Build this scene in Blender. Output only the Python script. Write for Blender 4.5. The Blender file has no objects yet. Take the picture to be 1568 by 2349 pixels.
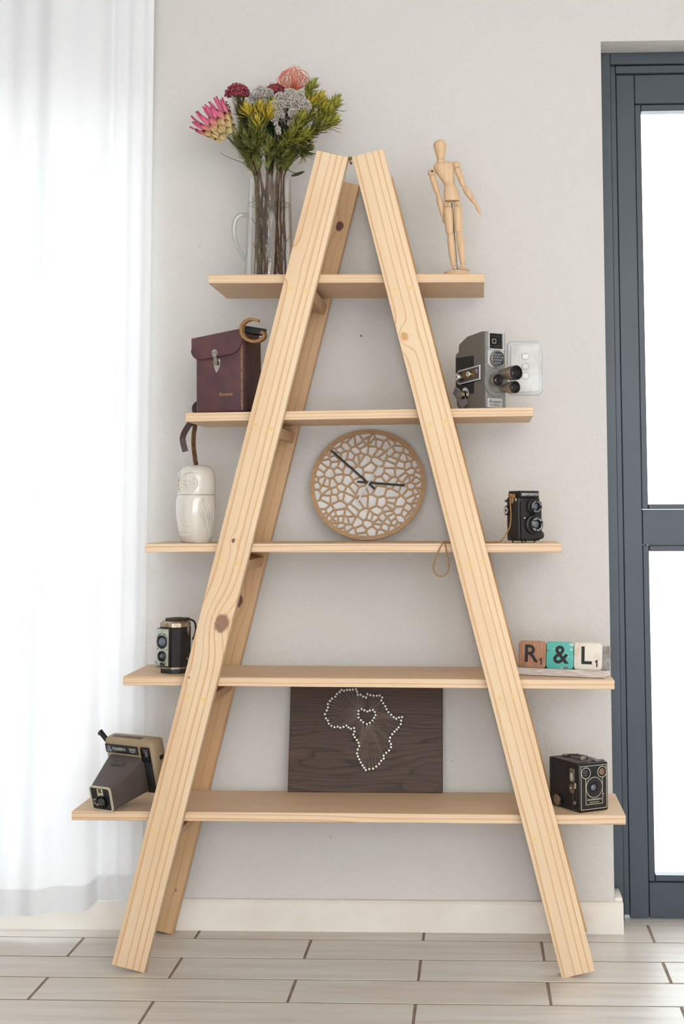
import bpy, bmesh, math, random
from mathutils import Vector, Matrix
S = bpy.context.scene
COL = S.collection
R = math.radians
# ------------------------------------------------------------------ camera
FPX, PPX, PPY, DIST, EYE = 3300.0, 950.0, 849.0, 3.3, 1.03217
_d = Vector((1090 - PPX, -(1165 - PPY), -FPX)).normalized()
_u = Vector((840 - PPX, PPY + 33300, -FPX)); _u = (_u - _d * _u.dot(_d)).normalized()
_x = _d.cross(_u)
C2W = Matrix((_x, _d, _u))            # camera axes -> world axes
CAM = Vector((0, -DIST, EYE))
cd = bpy.data.cameras.new('camera'); cam = bpy.data.objects.new('camera', cd); COL.objects.link(cam)
cam.matrix_world = Matrix.Translation(CAM) @ C2W.to_4x4()
cd.sensor_fit = 'AUTO'; cd.sensor_width = 36; cd.lens = FPX / 2349 * 36
cd.shift_x = (784 - PPX) / 2349; cd.shift_y = (PPY - 1174.5) / 2349
cd.clip_start = .05
S.camera = cam
# ------------------------------------------------------------------ sky daylight and added fill
w = bpy.data.worlds.new('sky'); S.world = w; w.use_nodes = True
w.node_tree.nodes['Background'].inputs[0].default_value = (.87, .94, 1, 1)
w.node_tree.nodes['Background'].inputs[1].default_value = 8.0
def area(name, loc, tgt, sx, sy, e, col):
    l = bpy.data.lights.new(name, 'AREA'); l.shape = 'RECTANGLE'; l.size = sx; l.size_y = sy; l.energy = e; l.color = col
    o = bpy.data.objects.new(name, l); COL.objects.link(o); o.location = loc
    o.rotation_euler = (Vector(tgt) - Vector(loc)).to_track_quat('-Z', 'Y').to_euler()
area('added_fill_above_camera', (.9, -3.3, 2.45), (-.3, .3, .8), 2.8, 1.3, 52, (1, .96, .91))  # added fill lamp above the camera, lightens legs and shelf tops
S.cycles.max_bounces = 5; S.cycles.diffuse_bounces = 3; S.cycles.glossy_bounces = 3; S.cycles.transparent_max_bounces = 14; S.cycles.adaptive_threshold = .06; S.cycles.adaptive_min_samples = 12
S.view_settings.view_transform = 'Standard'; S.view_settings.look = 'None'
S.view_settings.gamma = 1; S.view_settings.use_curve_mapping = False
S.view_settings.exposure = -.70
# ------------------------------------------------------------------ measuring helpers
def ray(px, py): return C2W @ Vector((px - PPX, -(py - PPY), -FPX))
def P(px, py, Y):
    r = ray(px, py); return CAM + r * ((Y + DIST) / r.y)
def onplane(px, py, o, n):
    r = ray(px, py); return CAM + r * ((o - CAM).dot(n) / r.dot(n))
# ------------------------------------------------------------------ node materials
def lin(c):
    r = []
    for v in c[:3]:
        v /= 255; r.append(v / 12.92 if v <= .04045 else ((v + .055) / 1.055) ** 2.4)
    return (*r, 1)
class NT:
    def __init__(s, name):
        s.m = bpy.data.materials.new(name); s.m.use_nodes = True; s.t = s.m.node_tree; s.t.nodes.clear()
        s.out = s.n('ShaderNodeOutputMaterial')
    def n(s, k, **a):
        o = s.t.nodes.new(k)
        for q, v in a.items(): setattr(o, q, v)
        return o
    def put(s, sock, v):
        if isinstance(v, bpy.types.NodeSocket): s.t.links.new(v, sock)
        else: sock.default_value = v
    def math(s, op, a, b=0., c=0., clamp=False):
        o = s.n('ShaderNodeMath', operation=op, use_clamp=clamp)
        s.put(o.inputs[0], a); s.put(o.inputs[1], b); s.put(o.inputs[2], c); return o.outputs[0]
    def obj(s): return s.n('ShaderNodeTexCoord').outputs['Object']
    def mapping(s, v, scale=(1, 1, 1), loc=(0, 0, 0)):
        o = s.n('ShaderNodeMapping'); s.put(o.inputs[0], v); o.inputs['Scale'].default_value = scale
        o.inputs['Location'].default_value = loc; return o.outputs[0]
    def noise(s, v, sc=5., det=3., rough=.5):
        o = s.n('ShaderNodeTexNoise'); s.put(o.inputs['Vector'], v); o.inputs['Scale'].default_value = sc
        o.inputs['Detail'].default_value = det; o.inputs['Roughness'].default_value = rough; return o.outputs['Fac']
    def ramp(s, f, stops):
        o = s.n('ShaderNodeValToRGB'); s.put(o.inputs[0], f); e = o.color_ramp.elements
        while len(e) < len(stops): e.new(.5)
        for q, (p, c) in zip(e, stops): q.position = p; q.color = c if len(c) == 4 else lin(c)
        return o.outputs[0]
    def mix(s, f, a, b, mode='MIX'):
        o = s.n('ShaderNodeMix', data_type='RGBA', blend_type=mode)
        s.put(o.inputs[0], f); s.put(o.inputs[6], a); s.put(o.inputs[7], b); return o.outputs[2]
    def bsdf(s, col, rough=.5, metal=0., bump=None, bstr=.3, bdist=.001, spec=.5, coat=0.):
        b = s.n('ShaderNodeBsdfPrincipled'); s.put(b.inputs['Base Color'], col); s.put(b.inputs['Roughness'], rough)
        b.inputs['Metallic'].default_value = metal; b.inputs['Specular IOR Level'].default_value = spec
        b.inputs['Coat Weight'].default_value = coat
        if bump is not None:
            k = s.n('ShaderNodeBump'); s.put(k.inputs['Height'], bump); k.inputs['Strength'].default_value = bstr
            k.inputs['Distance'].default_value = bdist; s.t.links.new(k.outputs[0], b.inputs['Normal'])
        s.t.links.new(b.outputs[0], s.out.inputs[0]); return s.m
def M(name, c, rough=.5, metal=0., c2=None, sc=30., bump=0., bsc=150., stretch=(1, 1, 1), spec=.5, coat=0., lo=.35, hi=.65):
    t = NT(name); v = t.mapping(t.obj(), stretch)
    c2 = c2 or tuple(q * .93 for q in c)
    col = t.ramp(t.noise(v, sc, 2), [(lo, lin(c)), (hi, lin(c2))])
    return t.bsdf(col, rough, metal, t.noise(v, bsc, 1) if bump else None, 1., bump, spec, coat)
def wood(name, light, dark, axis='Z', pith=(-.05, .03), ring=.009, seed=0., wob=.006, knots=(), stain=(), ramp_hi=.93, fine=.12, rough=.55):
    """pine: growth rings about a pith line, distorted along the plank, with knots"""
    t = NT(name); sep = t.n('ShaderNodeSeparateXYZ'); t.put(sep.inputs[0], t.obj())
    X, Y, Z = sep.outputs
    a, b, l = {'Z': (X, Y, Z), 'X': (Y, Z, X), 'Y': (X, Z, Y)}[axis]
    cv = t.n('ShaderNodeCombineXYZ'); t.put(cv.inputs[0], a); t.put(cv.inputs[1], b); t.put(cv.inputs[2], l); v = cv.outputs[0]
    n1 = t.math('SUBTRACT', t.noise(t.mapping(v, (9, 9, 1.6), (seed, seed * 2, seed * 3)), 1., 2.), .5)
    n2 = t.math('SUBTRACT', t.noise(t.mapping(v, (26, 26, 5), (seed + 7, 1, seed)), 1., 2.), .5)
    aa = t.math('ADD', t.math('SUBTRACT', a, pith[0]), t.math('ADD', t.math('MULTIPLY', n1, wob * 3), t.math('MULTIPLY', n2, wob * .6)))
    bb = t.math('SUBTRACT', b, pith[1])
    r = t.math('SQRT', t.math('ADD', t.math('MULTIPLY', aa, aa), t.math('MULTIPLY', bb, bb)))
    masks = []; kn_ = t.math('SUBTRACT', t.noise(t.mapping(v, (1, 1, 1), (seed, 0, 0)), 160., 1.), .5) if knots else 0.
    for (ka, kl, kr, amp, kc) in knots:
        da = t.math('SUBTRACT', a, ka); dl = t.math('MULTIPLY', t.math('SUBTRACT', l, kl), .72)
        wn = t.math('MULTIPLY', kn_, kr * .4)
        e = t.math('ADD', t.math('SQRT', t.math('ADD', t.math('MULTIPLY', da, da), t.math('MULTIPLY', dl, dl))), wn)
        g = t.math('POWER', 2.718, t.math('MULTIPLY', -1 / (kr * 2.6) ** 2, t.math('MULTIPLY', e, e)))
        r = t.math('ADD', r, t.math('MULTIPLY', g, amp))
        mk = t.n('ShaderNodeMapRange'); t.put(mk.inputs[0], e)
        for i_, q in ((1, kr * .8), (2, kr * 1.1), (3, 1.), (4, 0.)): mk.inputs[i_].default_value = q
        masks.append((mk.outputs[0], kc))
    q_ = t.math('DIVIDE', r, ring)
    cq = t.n('ShaderNodeCombineXYZ'); t.put(cq.inputs[0], t.math('MULTIPLY', q_, .9)); cq.inputs[1].default_value = seed
    fr = t.math('FRACT', t.math('ADD', q_, t.math('MULTIPLY', t.noise(cq.outputs[0], 1., 1.), 1.1)))
    lc, dc = lin(light), lin(dark)
    mid = tuple(.6 * p + .4 * q for p, q in zip(lc, dc))
    col = t.ramp(fr, [(0., lc), (.62, lc), (.84, mid), (ramp_hi, dc), (1., lc)])
    st = t.noise(t.mapping(v, (420, 420, 9), (seed, 0, 0)), 1., 2.)
    col = t.mix(fine, col, t.ramp(st, [(.3, tuple(q * .62 for q in lc[:3]) + (1,)), (.7, (1, .97, .9, 1))]), 'MULTIPLY')
    big = t.noise(t.mapping(v, (14, 14, 3), (seed, 9, 3)), 1., 2.)
    col = t.mix(t.ramp(big, [(.4, (0, 0, 0, 1)), (.75, (.28, .28, .28, 1))]), col, dc)
    for m_, kc in masks: col = t.mix(m_, col, lin(kc))
    for (sa, sl, sr, sc_) in stain:
        da = t.math('SUBTRACT', a, sa); dl = t.math('SUBTRACT', l, sl)
        e = t.math('SQRT', t.math('ADD', t.math('MULTIPLY', da, da), t.math('MULTIPLY', dl, dl)))
        mk = t.n('ShaderNodeMapRange'); t.put(mk.inputs[0], e)
        for i_, q in ((1, sr * .3), (2, sr), (3, .35), (4, 0.)): mk.inputs[i_].default_value = q
        col = t.mix(mk.outputs[0], col, lin(sc_))
    return t.bsdf(col, rough, 0, None, spec=.3)
def glassy(name, tint=(.97, .98, .98), edge=1.45, rough=.02, body=.0):
    t = NT(name); lw = t.n('ShaderNodeLayerWeight'); lw.inputs[0].default_value = .5
    f0 = ((edge - 1) / (edge + 1)) ** 2; f = t.n('ShaderNodeMath', operation='MULTIPLY_ADD')   # Schlick, same from both sides of the wall
    t.put(f.inputs[0], t.math('POWER', lw.outputs['Facing'], 3.)); f.inputs[1].default_value = .85 * (1 - f0); f.inputs[2].default_value = f0
    tr = t.n('ShaderNodeBsdfTransparent'); tr.inputs[0].default_value = (*tint, 1)
    g = t.n('ShaderNodeBsdfGlossy'); g.inputs['Roughness'].default_value = rough
    m = t.n('ShaderNodeMixShader'); t.put(m.inputs[0], t.math('ADD', f.outputs[0], body, clamp=True))
    t.t.links.new(tr.outputs[0], m.inputs[1]); t.t.links.new(g.outputs[0], m.inputs[2]); t.t.links.new(m.outputs[0], t.out.inputs[0]); return t.m
# ------------------------------------------------------------------ mesh helpers
class MB:
    def __init__(s): s.v = []; s.f = []; s.m = Matrix.Identity(4)
    def add(s, v, f, m=None):
        k = len(s.v); T = s.m @ m if m is not None else s.m
        s.v += [T @ Vector(q) for q in v]; s.f += [tuple(i + k for i in q) for q in f]; return s
    def bm(s, b, m=None):
        b.verts.index_update(); s.add([q.co.copy() for q in b.verts], [[q.index for q in f.verts] for f in b.faces], m); b.free(); return s
    def box(s, c, d, r=0., seg=2, m=None):
        b = bmesh.new(); bmesh.ops.create_cube(b, size=1)
        for q in b.verts: q.co = Vector((q.co.x * d[0], q.co.y * d[1], q.co.z * d[2]))
        if r: bmesh.ops.bevel(b, geom=b.edges[:], offset=r, segments=seg, profile=.5, affect='EDGES')
        bmesh.ops.translate(b, verts=b.verts, vec=c); return s.bm(b, m)
    def prism(s, poly, y0, y1, m=None, bev=0.):
        """polygon in (x, z), extruded from y0 (front) to y1"""
        n = len(poly); ar = sum(poly[i][0] * poly[(i + 1) % n][1] - poly[(i + 1) % n][0] * poly[i][1] for i in range(n))
        if ar < 0: poly = poly[::-1]
        if bev:
            cx = sum(p[0] for p in poly) / n; cz = sum(p[1] for p in poly) / n
            hw = max(abs(p[0] - cx) for p in poly); hz = max(abs(p[1] - cz) for p in poly)
            inn = [(cx + (p[0] - cx) * (1 - bev / hw), cz + (p[1] - cz) * (1 - bev / hz)) for p in poly]
            loops = [(inn, y0), (poly, y0 + bev), (poly, y1)]
        else: loops = [(poly, y0), (poly, y1)]
        v = [(p[0], y, p[1]) for L, y in loops for p in L]; f = [tuple(range(n))]
        for k in range(len(loops) - 1):
            for i in range(n):
                j = (i + 1) % n; f.append((k * n + i, (k + 1) * n + i, (k + 1) * n + j, k * n + j))
        f.append(tuple(reversed(range((len(loops) - 1) * n, len(loops) * n)))); return s.add(v, f, m)
    def lathe(s, prof, n=24, m=None, cap=True):
        """profile of (radius, z) about z"""
        v = []; f = []
        for r, z in prof:
            for i in range(n):
                a = 2 * math.pi * i / n; v.append((r * math.cos(a), r * math.sin(a), z))
        for k in range(len(prof) - 1):
            for i in range(n):
                j = (i + 1) % n; f.append((k * n + i, k * n + j, (k + 1) * n + j, (k + 1) * n + i))
        if cap: f.append(tuple(reversed(range(n)))); f.append(tuple(range((len(prof) - 1) * n, len(prof) * n)))
        return s.add(v, f, m)
    def limb(s, a, b, prof, n=16):
        """lathe along a->b, prof of (t, radius)"""
        a = Vector(a); b = Vector(b); L = (b - a).length
        return s.lathe([(r, t * L) for t, r in prof], n, Matrix.Translation(a) @ (b - a).to_track_quat('Z', 'Y').to_matrix().to_4x4())
    def disc(s, c, r, y0, y1, n=24, hole=0., bev=0.):
        """disc facing -y, from y0 (front) to y1"""
        m = Matrix.Translation((c[0], 0, c[1])) @ Matrix.Rotation(R(90), 4, 'X')
        if hole: prof = [(hole, -y1), (r, -y1), (r, -y0 - bev), (r - bev, -y0), (hole, -y0), (hole, -y1)]
        else: prof = [(r, -y1), (r, -y0 - bev), (r - bev, -y0)]
        return s.lathe(prof, n, m, not hole)
    def tube(s, pts, rad, n=6, cap=True, flat=None):
        """round tube through pts; flat=(w, t) gives a rectangular ribbon whose width lies along flat[2] """
        pts = [Vector(p) for p in pts]; v = []; f = []; N = len(pts); up = None
        for i, p in enumerate(pts):
            t = (pts[min(i + 1, N - 1)] - pts[max(i - 1, 0)]).normalized()
            if up is None: up = t.orthogonal().normalized()
            up = (up - t * up.dot(t)).normalized(); sd = t.cross(up)
            r = rad[i] if isinstance(rad, (list, tuple)) else rad
            if flat:
                wv = Vector(flat[2]); wv = (wv - t * wv.dot(t)).normalized(); nv = t.cross(wv); W, T = flat[0] / 2, flat[1] / 2
                v += [p + wv * W + nv * T, p - wv * W + nv * T, p - wv * W - nv * T, p + wv * W - nv * T]
            else:
                v += [p + (up * math.cos(2 * math.pi * k / n) + sd * math.sin(2 * math.pi * k / n)) * r for k in range(n)]
        k = 4 if flat else n
        for i in range(N - 1):
            for j in range(k):
                q = (j + 1) % k; f.append((i * k + j, i * k + q, (i + 1) * k + q, (i + 1) * k + j))
        if cap: f.append(tuple(reversed(range(k)))); f.append(tuple(range((N - 1) * k, N * k)))
        return s.add(v, f)
    def loft(s, secs, cap=True, m=None):
        n = len(secs[0]); v = [p for q in secs for p in q]; f = []
        for k in range(len(secs) - 1):
            for i in range(n):
                j = (i + 1) % n; f.append((k * n + i, k * n + j, (k + 1) * n + j, (k + 1) * n + i))
        if cap: f.append(tuple(reversed(range(n)))); f.append(tuple(range((len(secs) - 1) * n, len(secs) * n)))
        return s.add(v, f, m)
    def ball(s, c, r, u=12, vv=8, sc=(1, 1, 1)):
        b = bmesh.new(); bmesh.ops.create_uvsphere(b, u_segments=u, v_segments=vv, radius=r)
        return s.bm(b, Matrix.Translation(c) @ Matrix.Diagonal((*sc, 1)))
    def ico(s, c, r, sub=1):
        b = bmesh.new(); bmesh.ops.create_icosphere(b, subdivisions=sub, radius=r); return s.bm(b, Matrix.Translation(c))
    def text(s, txt, size, m, **k):
        v, f = glyphs(txt, size, **k); return s.add(v, f, m)
    def mesh(s, name, mat, sharp=38):
        me = bpy.data.meshes.new(name); me.from_pydata(s.v, [], s.f); me.update()
        b = bmesh.new(); b.from_mesh(me); bmesh.ops.recalc_face_normals(b, faces=b.faces); b.to_mesh(me); b.free()
        me.polygons.foreach_set('use_smooth', [True] * len(me.polygons)); me.set_sharp_from_angle(angle=R(sharp))
        me.materials.append(mat); return me
    def build(s, name, mat, parent=None, label=None, kind=None, sharp=38):
        return link(name, s.mesh(name, mat, sharp), parent, label, kind)
def link(name, me, parent=None, label=None, kind=None, mw=None):
    o = bpy.data.objects.new(name, me); COL.objects.link(o)
    if parent: o.parent = parent
    if label: o['label'] = label
    if kind: o['kind'] = kind
    if mw is not None: o.matrix_basis = mw
    return o
def thing(name, label, cat, loc=(0, 0, 0), rot=(0, 0, 0), group=None):
    o = bpy.data.objects.new(name, None); COL.objects.link(o); o.empty_display_size = .05
    o.location = loc; o.rotation_euler = rot; o['label'] = label; o['category'] = cat
    if group: o['group'] = group
    return o
def tag(o, label, cat, group=None):
    o['label'] = label; o['category'] = cat
    if group: o['group'] = group
    return o
def curve_mesh(cu):
    o = bpy.data.objects.new('tmp', cu); COL.objects.link(o)
    me = bpy.data.meshes.new_from_object(o.evaluated_get(bpy.context.evaluated_depsgraph_get()))
    bpy.data.objects.remove(o); bpy.data.curves.remove(cu); return me
GC = {}
def glyphs(txt, size, ext=.0002, bold=0., shear=0., space=1., align='CENTER'):
    """lettering lying in xz, facing -y, centred"""
    key = (txt, bold, shear, space, align)
    if key not in GC:
        cu = bpy.data.curves.new('t', 'FONT'); cu.body = txt; cu.size = 1; cu.extrude = .5; cu.offset = bold; cu.shear = shear
        cu.space_character = space; cu.align_x = align; cu.align_y = 'CENTER'; cu.resolution_u = 3
        me = curve_mesh(cu); GC[key] = ([q.co.copy() for q in me.vertices], [tuple(p.vertices) for p in me.polygons]); bpy.data.meshes.remove(me)
    v, f = GC[key]; return [(q.x * size, -q.z * ext * 2, q.y * size) for q in v], f
def flatcurve(loops, thick):
    """plate with holes in xz from closed loops (first is the outline)"""
    cu = bpy.data.curves.new('p', 'CURVE'); cu.dimensions = '2D'; cu.fill_mode = 'BOTH'; cu.extrude = thick / 2
    for L in loops:
        sp = cu.splines.new('POLY'); sp.points.add(len(L) - 1); sp.use_cyclic_u = True
        for q, p in zip(sp.points, L): q.co = (p[0], p[1], 0, 1)
    me = curve_mesh(cu); r = ([(q.co.x, -q.co.z, q.co.y) for q in me.vertices], [tuple(p.vertices) for p in me.polygons]); bpy.data.meshes.remove(me); return r
def rrect(w, h, r, n=5, c=(0, 0)):
    p = []
    for k, (sx, sz) in enumerate(((1, 1), (-1, 1), (-1, -1), (1, -1))):
        for i in range(n + 1):
            a = math.pi / 2 * (k + i / n); p.append((c[0] + sx * (w / 2 - r) + r * math.cos(a), c[1] + sz * (h / 2 - r) + r * math.sin(a)))
    return p
def T(x=0, y=0, z=0): return Matrix.Translation((x, y, z))
def RZ(a): return Matrix.Rotation(R(a), 4, 'Z')
def RX(a): return Matrix.Rotation(R(a), 4, 'X')
def RY(a): return Matrix.Rotation(R(a), 4, 'Y')
def bez(a, b, c, d, n=12):
    a, b, c, d = map(Vector, (a, b, c, d)); r = []
    for i in range(n + 1):
        t = i / n; r.append(a * (1 - t) ** 3 + b * 3 * t * (1 - t) ** 2 + c * 3 * t * t * (1 - t) + d * t ** 3)
    return r
def smooth(pts, k=6):
    """Catmull-Rom through pts"""
    pts = [Vector(p) for p in pts]; q = [pts[0]] + pts + [pts[-1]]; o = []
    for i in range(1, len(q) - 2):
        for j in range(k):
            t = j / k; p0, p1, p2, p3 = q[i - 1:i + 3]
            o.append(.5 * ((2 * p1) + (p2 - p0) * t + (2 * p0 - 5 * p1 + 4 * p2 - p3) * t * t + (3 * p1 - p0 - 3 * p2 + p3) * t ** 3))
    return o + [pts[-1]]
# ------------------------------------------------------------------ shared materials
m_black = M('black_plastic', (30, 29, 29), .45, c2=(40, 38, 37), bump=.0003, bsc=900)
m_blackgloss = M('black_gloss', (17, 17, 18), .15)
m_leatherette = M('black_leatherette', (38, 36, 36), .55, c2=(30, 29, 29), bump=.0006, bsc=1400)
m_chrome = M('polished_metal', (200, 198, 196), .18, 1., c2=(170, 165, 160))
m_dullmetal = M('dull_metal', (176, 170, 158), .4, 1., c2=(140, 130, 115), sc=60)
m_silver = M('silver_paint', (212, 213, 212), .35, .25)
m_cream = M('cream_print', (216, 206, 180), .5)
m_white = M('white_print', (226, 226, 222), .5)
m_lens = M('lens_glass', (14, 17, 22), .05, 0, spec=1., coat=1.)
m_lensblue = M('coated_lens_glass', (104, 114, 126), .08, 0, spec=1., coat=1., c2=(70, 80, 94), sc=50)
# ------------------------------------------------------------------ the room
WY = .345                                      # face of the back wall
def wallmat(name, c, bstr):
    t = NT(name); v = t.obj()
    h = t.math('ADD', t.noise(v, 190., 2., .6), t.math('MULTIPLY', t.noise(v, 34., 0.), .9))
    col = t.ramp(t.noise(v, 1.2, 1.), [(.35, c), (.7, tuple(q * .985 for q in c))])
    sp = t.noise(v, 70., 0.); col = t.mix(t.ramp(sp, [(.9, (0, 0, 0, 1)), (.91, (.5, .5, .5, 1))]), col, lin((150, 140, 132)))
    return t.bsdf(col, .85, 0, h, bstr, .004, .2)
m_wall = wallmat('painted_plaster', (223, 218, 212), .55)
m_ceil = M('ceiling_paint', (236, 234, 230), .9)
m_skirt = M('cream_gloss_paint', (243, 236, 226), .35, c2=(236, 226, 214), sc=8, bump=.0004, bsc=40)
X0, X1, ZC, YF = -2.6, 2.4, 2.72, -4.6
WX = (-2.35, -.875, .13, 2.06)                 # window opening
cx = P(1393, 1100, WY).x                       # corner of the wall beside the door
DT = P(1450, 94, WY).z                         # top of the door opening
DXR = cx + 1.0
b = MB()
def slab(x0, x1, z0, z1, y0=WY, y1=WY + .22): b.box(((x0 + x1) / 2, (y0 + y1) / 2, (z0 + z1) / 2), (x1 - x0, y1 - y0, z1 - z0))
slab(X0, WX[0], 0, ZC); slab(WX[0], WX[1], 0, WX[2]); slab(WX[0], WX[1], WX[3], ZC); slab(WX[1], cx, 0, ZC)
slab(cx, DXR, DT, ZC); slab(DXR, X1, 0, ZC)
wall = b.build('wall_back', m_wall, kind='structure')
for nm, x in (('wall_left', X0 - .1), ('wall_right', X1 + .1)):
    MB().box((x, (YF + WY) / 2, ZC / 2), (.2, WY - YF + .44, ZC)).build(nm, m_wall, kind='structure')
b = MB()
for (x0, x1, z0, z1) in ((X0, -1.3, 0, ZC), (-1.3, 2.2, 0, .05), (-1.3, 2.2, 2.2, ZC), (2.2, X1, 0, ZC)): b.box(((x0 + x1) / 2, YF - .1, (z0 + z1) / 2), (x1 - x0, .2, z1 - z0))
b.build('wall_front_added', m_wall, kind='structure')  # unseen wall added behind the camera, its opening shaped to limit front light
MB().box(((X0 + X1) / 2, (YF + WY + .22) / 2, ZC + .06), (X1 - X0 + .4, WY + .22 - YF, .12)).build('ceiling', m_ceil, kind='structure')
# floor: grout bed with laid tiles
m_grout = M('grout', (146, 126, 108), .9, c2=(128, 108, 92))
m_under = M('far_floor_tiles', (214, 205, 195), .4)
fl = MB().box(((X0 + X1) / 2, (-1.3 + .6) / 2, -.0312), (X1 - X0, 1.9, .06)).build('floor', m_grout, kind='structure')
MB().box(((X0 + X1) / 2, (YF - 1.3) / 2, -.03), (X1 - X0, -1.3 - YF, .06)).build('floor_far_side', m_under, fl)
t = NT('wood_look_tile'); v = t.obj(); oi = t.n('ShaderNodeObjectInfo')
va = t.n('ShaderNodeVectorMath', operation='ADD'); t.put(va.inputs[0], v); t.put(va.inputs[1], oi.outputs['Location']); v = va.outputs[0]
st = t.noise(t.mapping(v, (2.2, 26, 1)), 1., 3., .6); cl = t.noise(t.mapping(v, (1.6, 5, 1), (3, 0, 0)), 1., 2.)
col = t.ramp(st, [(.3, (202, 192, 181)), (.5, (217, 210, 201)), (.72, (226, 220, 212))])
col = t.mix(t.ramp(cl, [(.4, (0, 0, 0, 1)), (.8, (.5, .5, .5, 1))]), col, lin((205, 186, 165)))
m_tile = t.bsdf(col, t.math('ADD', t.math('MULTIPLY', st, .14), .30), 0, st, .15, .0006, .45)
TL, TW, G = .5515, .1475, .0065
tile = MB().box((0, 0, -.004), (TL - G, TW - .0068, .008), .0008, 1).mesh('tile', m_tile)
ry = .262
for r_ in range(12):
    y1 = ry - (r_ - 1) * TW; yc = y1 - TW / 2
    off = -.133 if r_ % 2 == 0 else -.402
    for k in range(-4, 5):
        x = off + k * TL + TL / 2
        if X0 < x - TL / 2 and x + TL / 2 < X1 and yc > -1.25:
            link('tile', tile, fl, mw=T(x, yc, 0))
tl2 = MB().box((0, 0, -.004), (TL - G, TW - .0068, .008), .0008, 1).mesh('tile', m_tile)
for k in range(0, 4): link('tile', tl2, fl, mw=T(cx + .25 + k * TL, .262 + TW * 1.5, 0))
# skirting, with its return at the door reveal
sk = MB(); cz = .0735
prof = [(WY, 0), (WY - .019, 0), (WY - .019, cz - .006), (WY - .014, cz), (WY, cz)]
sx = P(1430, 2120, WY - .02).x
sk.loft([[(x, y, z) for y, z in prof] for x in (X0, sx)])
sk.box(((cx + sx) / 2, WY + .045, cz / 2 + .002), (sx - cx, .09, cz + .012), .003)
sk.build('baseboard_back', m_skirt, kind='structure')
# window behind the curtain
m_alu = M('white_window_frame', (232, 232, 232), .4)
m_pane = glassy('window_glass', (.98, .99, .985))
wn = thing('window_1', 'white framed window behind the sheer curtain', 'window', (0, WY + .16, 0)); wn['kind'] = 'structure'; del wn['category']
wxm = (WX[0] + WX[1]) / 2
for x in (WX[0] + .02, wxm, WX[1] - .02): MB().box((x, 0, (WX[2] + WX[3]) / 2), (.04, .05, WX[3] - WX[2]), .003).build('window_frame', m_alu, wn)
for z in (WX[2] + .02, WX[3] - .02): MB().box((wxm, 0, z), (WX[1] - WX[0] - .08, .05, .04), .003).build('window_frame', m_alu, wn)
for x in ((WX[0] + wxm) / 2, (WX[1] + wxm) / 2): MB().box((x, 0, (WX[2] + WX[3]) / 2), ((WX[1] - WX[0]) / 2 - .06, .004, WX[3] - WX[2] - .08)).build('glass_pane', m_pane, wn)
MB().box((wxm, .06, WX[2] - .012), (WX[1] - WX[0], .3, .02), .003).build('window_sill', m_skirt, wn)
# ------------------------------------------------------------------ glazed door
m_door = M('slate_blue_door_paint', (62, 71, 79), .38, c2=(57, 66, 74), sc=6, spec=.5)
m_seam = M('door_joint_shadow_gap', (28, 34, 40), .7)
YD = WY + .095
dr = thing('door_1', 'slate blue framed glass door in the wall opening', 'door', (0, YD, 0)); dr['kind'] = 'structure'; del dr['category']
def dx(px, py=1100): return P(px, py, YD).x
def dz(py, px=1480): return P(px, py, YD).z
def dbox(name, x0, x1, z0, z1, y0, y1, mat=m_door, r=.0015): return MB().box(((x0 + x1) / 2, (y0 + y1) / 2, (z0 + z1) / 2), (x1 - x0, y1 - y0, z1 - z0), r, 1).build(name, mat, dr)
xa, xb, xc, xd = dx(1415), dx(1428), dx(1472), dx(1487)
xe = DXR - (xa - cx); xf = xe - (xb - xa); xg = xf - (xc - xb); xh = xg - (xd - xc)
zt = dz(122, 1480)
dbox('frame_jamb', cx - .02, xa, .0, DT, 0, .1); dbox('frame_jamb', xe, DXR + .02, .0, DT, 0, .1)
dbox('frame_head', xa, xe, dz(147), DT, -.0, .1)
dbox('door_stop', xa, xb, 0.012, dz(147), .012, .1); dbox('door_stop', xf, xe, .012, dz(147), .012, .1)
dbox('door_stop', xb, xf, dz(166), dz(148), .008, .1)
db_ = dz(2110)
zb = [dz(2028), dz(2012), dz(1266), dz(1251), dz(1169), dz(1156), dz(250), dz(234), dz(167)]
dbox('door_stile', xb + .0012, xc, db_, zb[8], .016, .06); dbox('door_stile', xg, xf - .0012, db_, zb[8], .016, .06)
for z0, z1 in ((db_, zb[0]), (zb[3], zb[4]), (zb[7], zb[8])): dbox('door_rail', xc + .001, xg - .001, z0, z1, .0165, .06)
for z0, z1 in ((zb[0], zb[3]), (zb[4], zb[7])):
    dbox('glazing_bead', xc + .001, xd, z0 + .001, z1 - .001, .022, .06); dbox('glazing_bead', xh, xg - .001, z0 + .001, z1 - .001, .022, .06)
for z0, z1 in ((zb[0], zb[1]), (zb[2], zb[3]), (zb[4], zb[5]), (zb[6], zb[7])): dbox('glazing_bead', xd + .001, xh - .001, z0 + .001, z1 - .001, .022, .06)
for z0, z1 in ((zb[1], zb[2]), (zb[5], zb[6])): dbox('glass_pane', xd - .004, xh + .004, z0 - .004, z1 + .004, .038, .044, m_pane, 0)
dbox('threshold', xa, xe, -.002, .012, .03, .1, M('worn_aluminium_sill', (205, 208, 206), .35, .7))
# ground outside
m_out = M('pale_paving', (235, 233, 228), .8)
MB().box((0, WY + 4.3, -.06), (16, 8, .06)).build('floor_outside', m_out, kind='structure')
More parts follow.
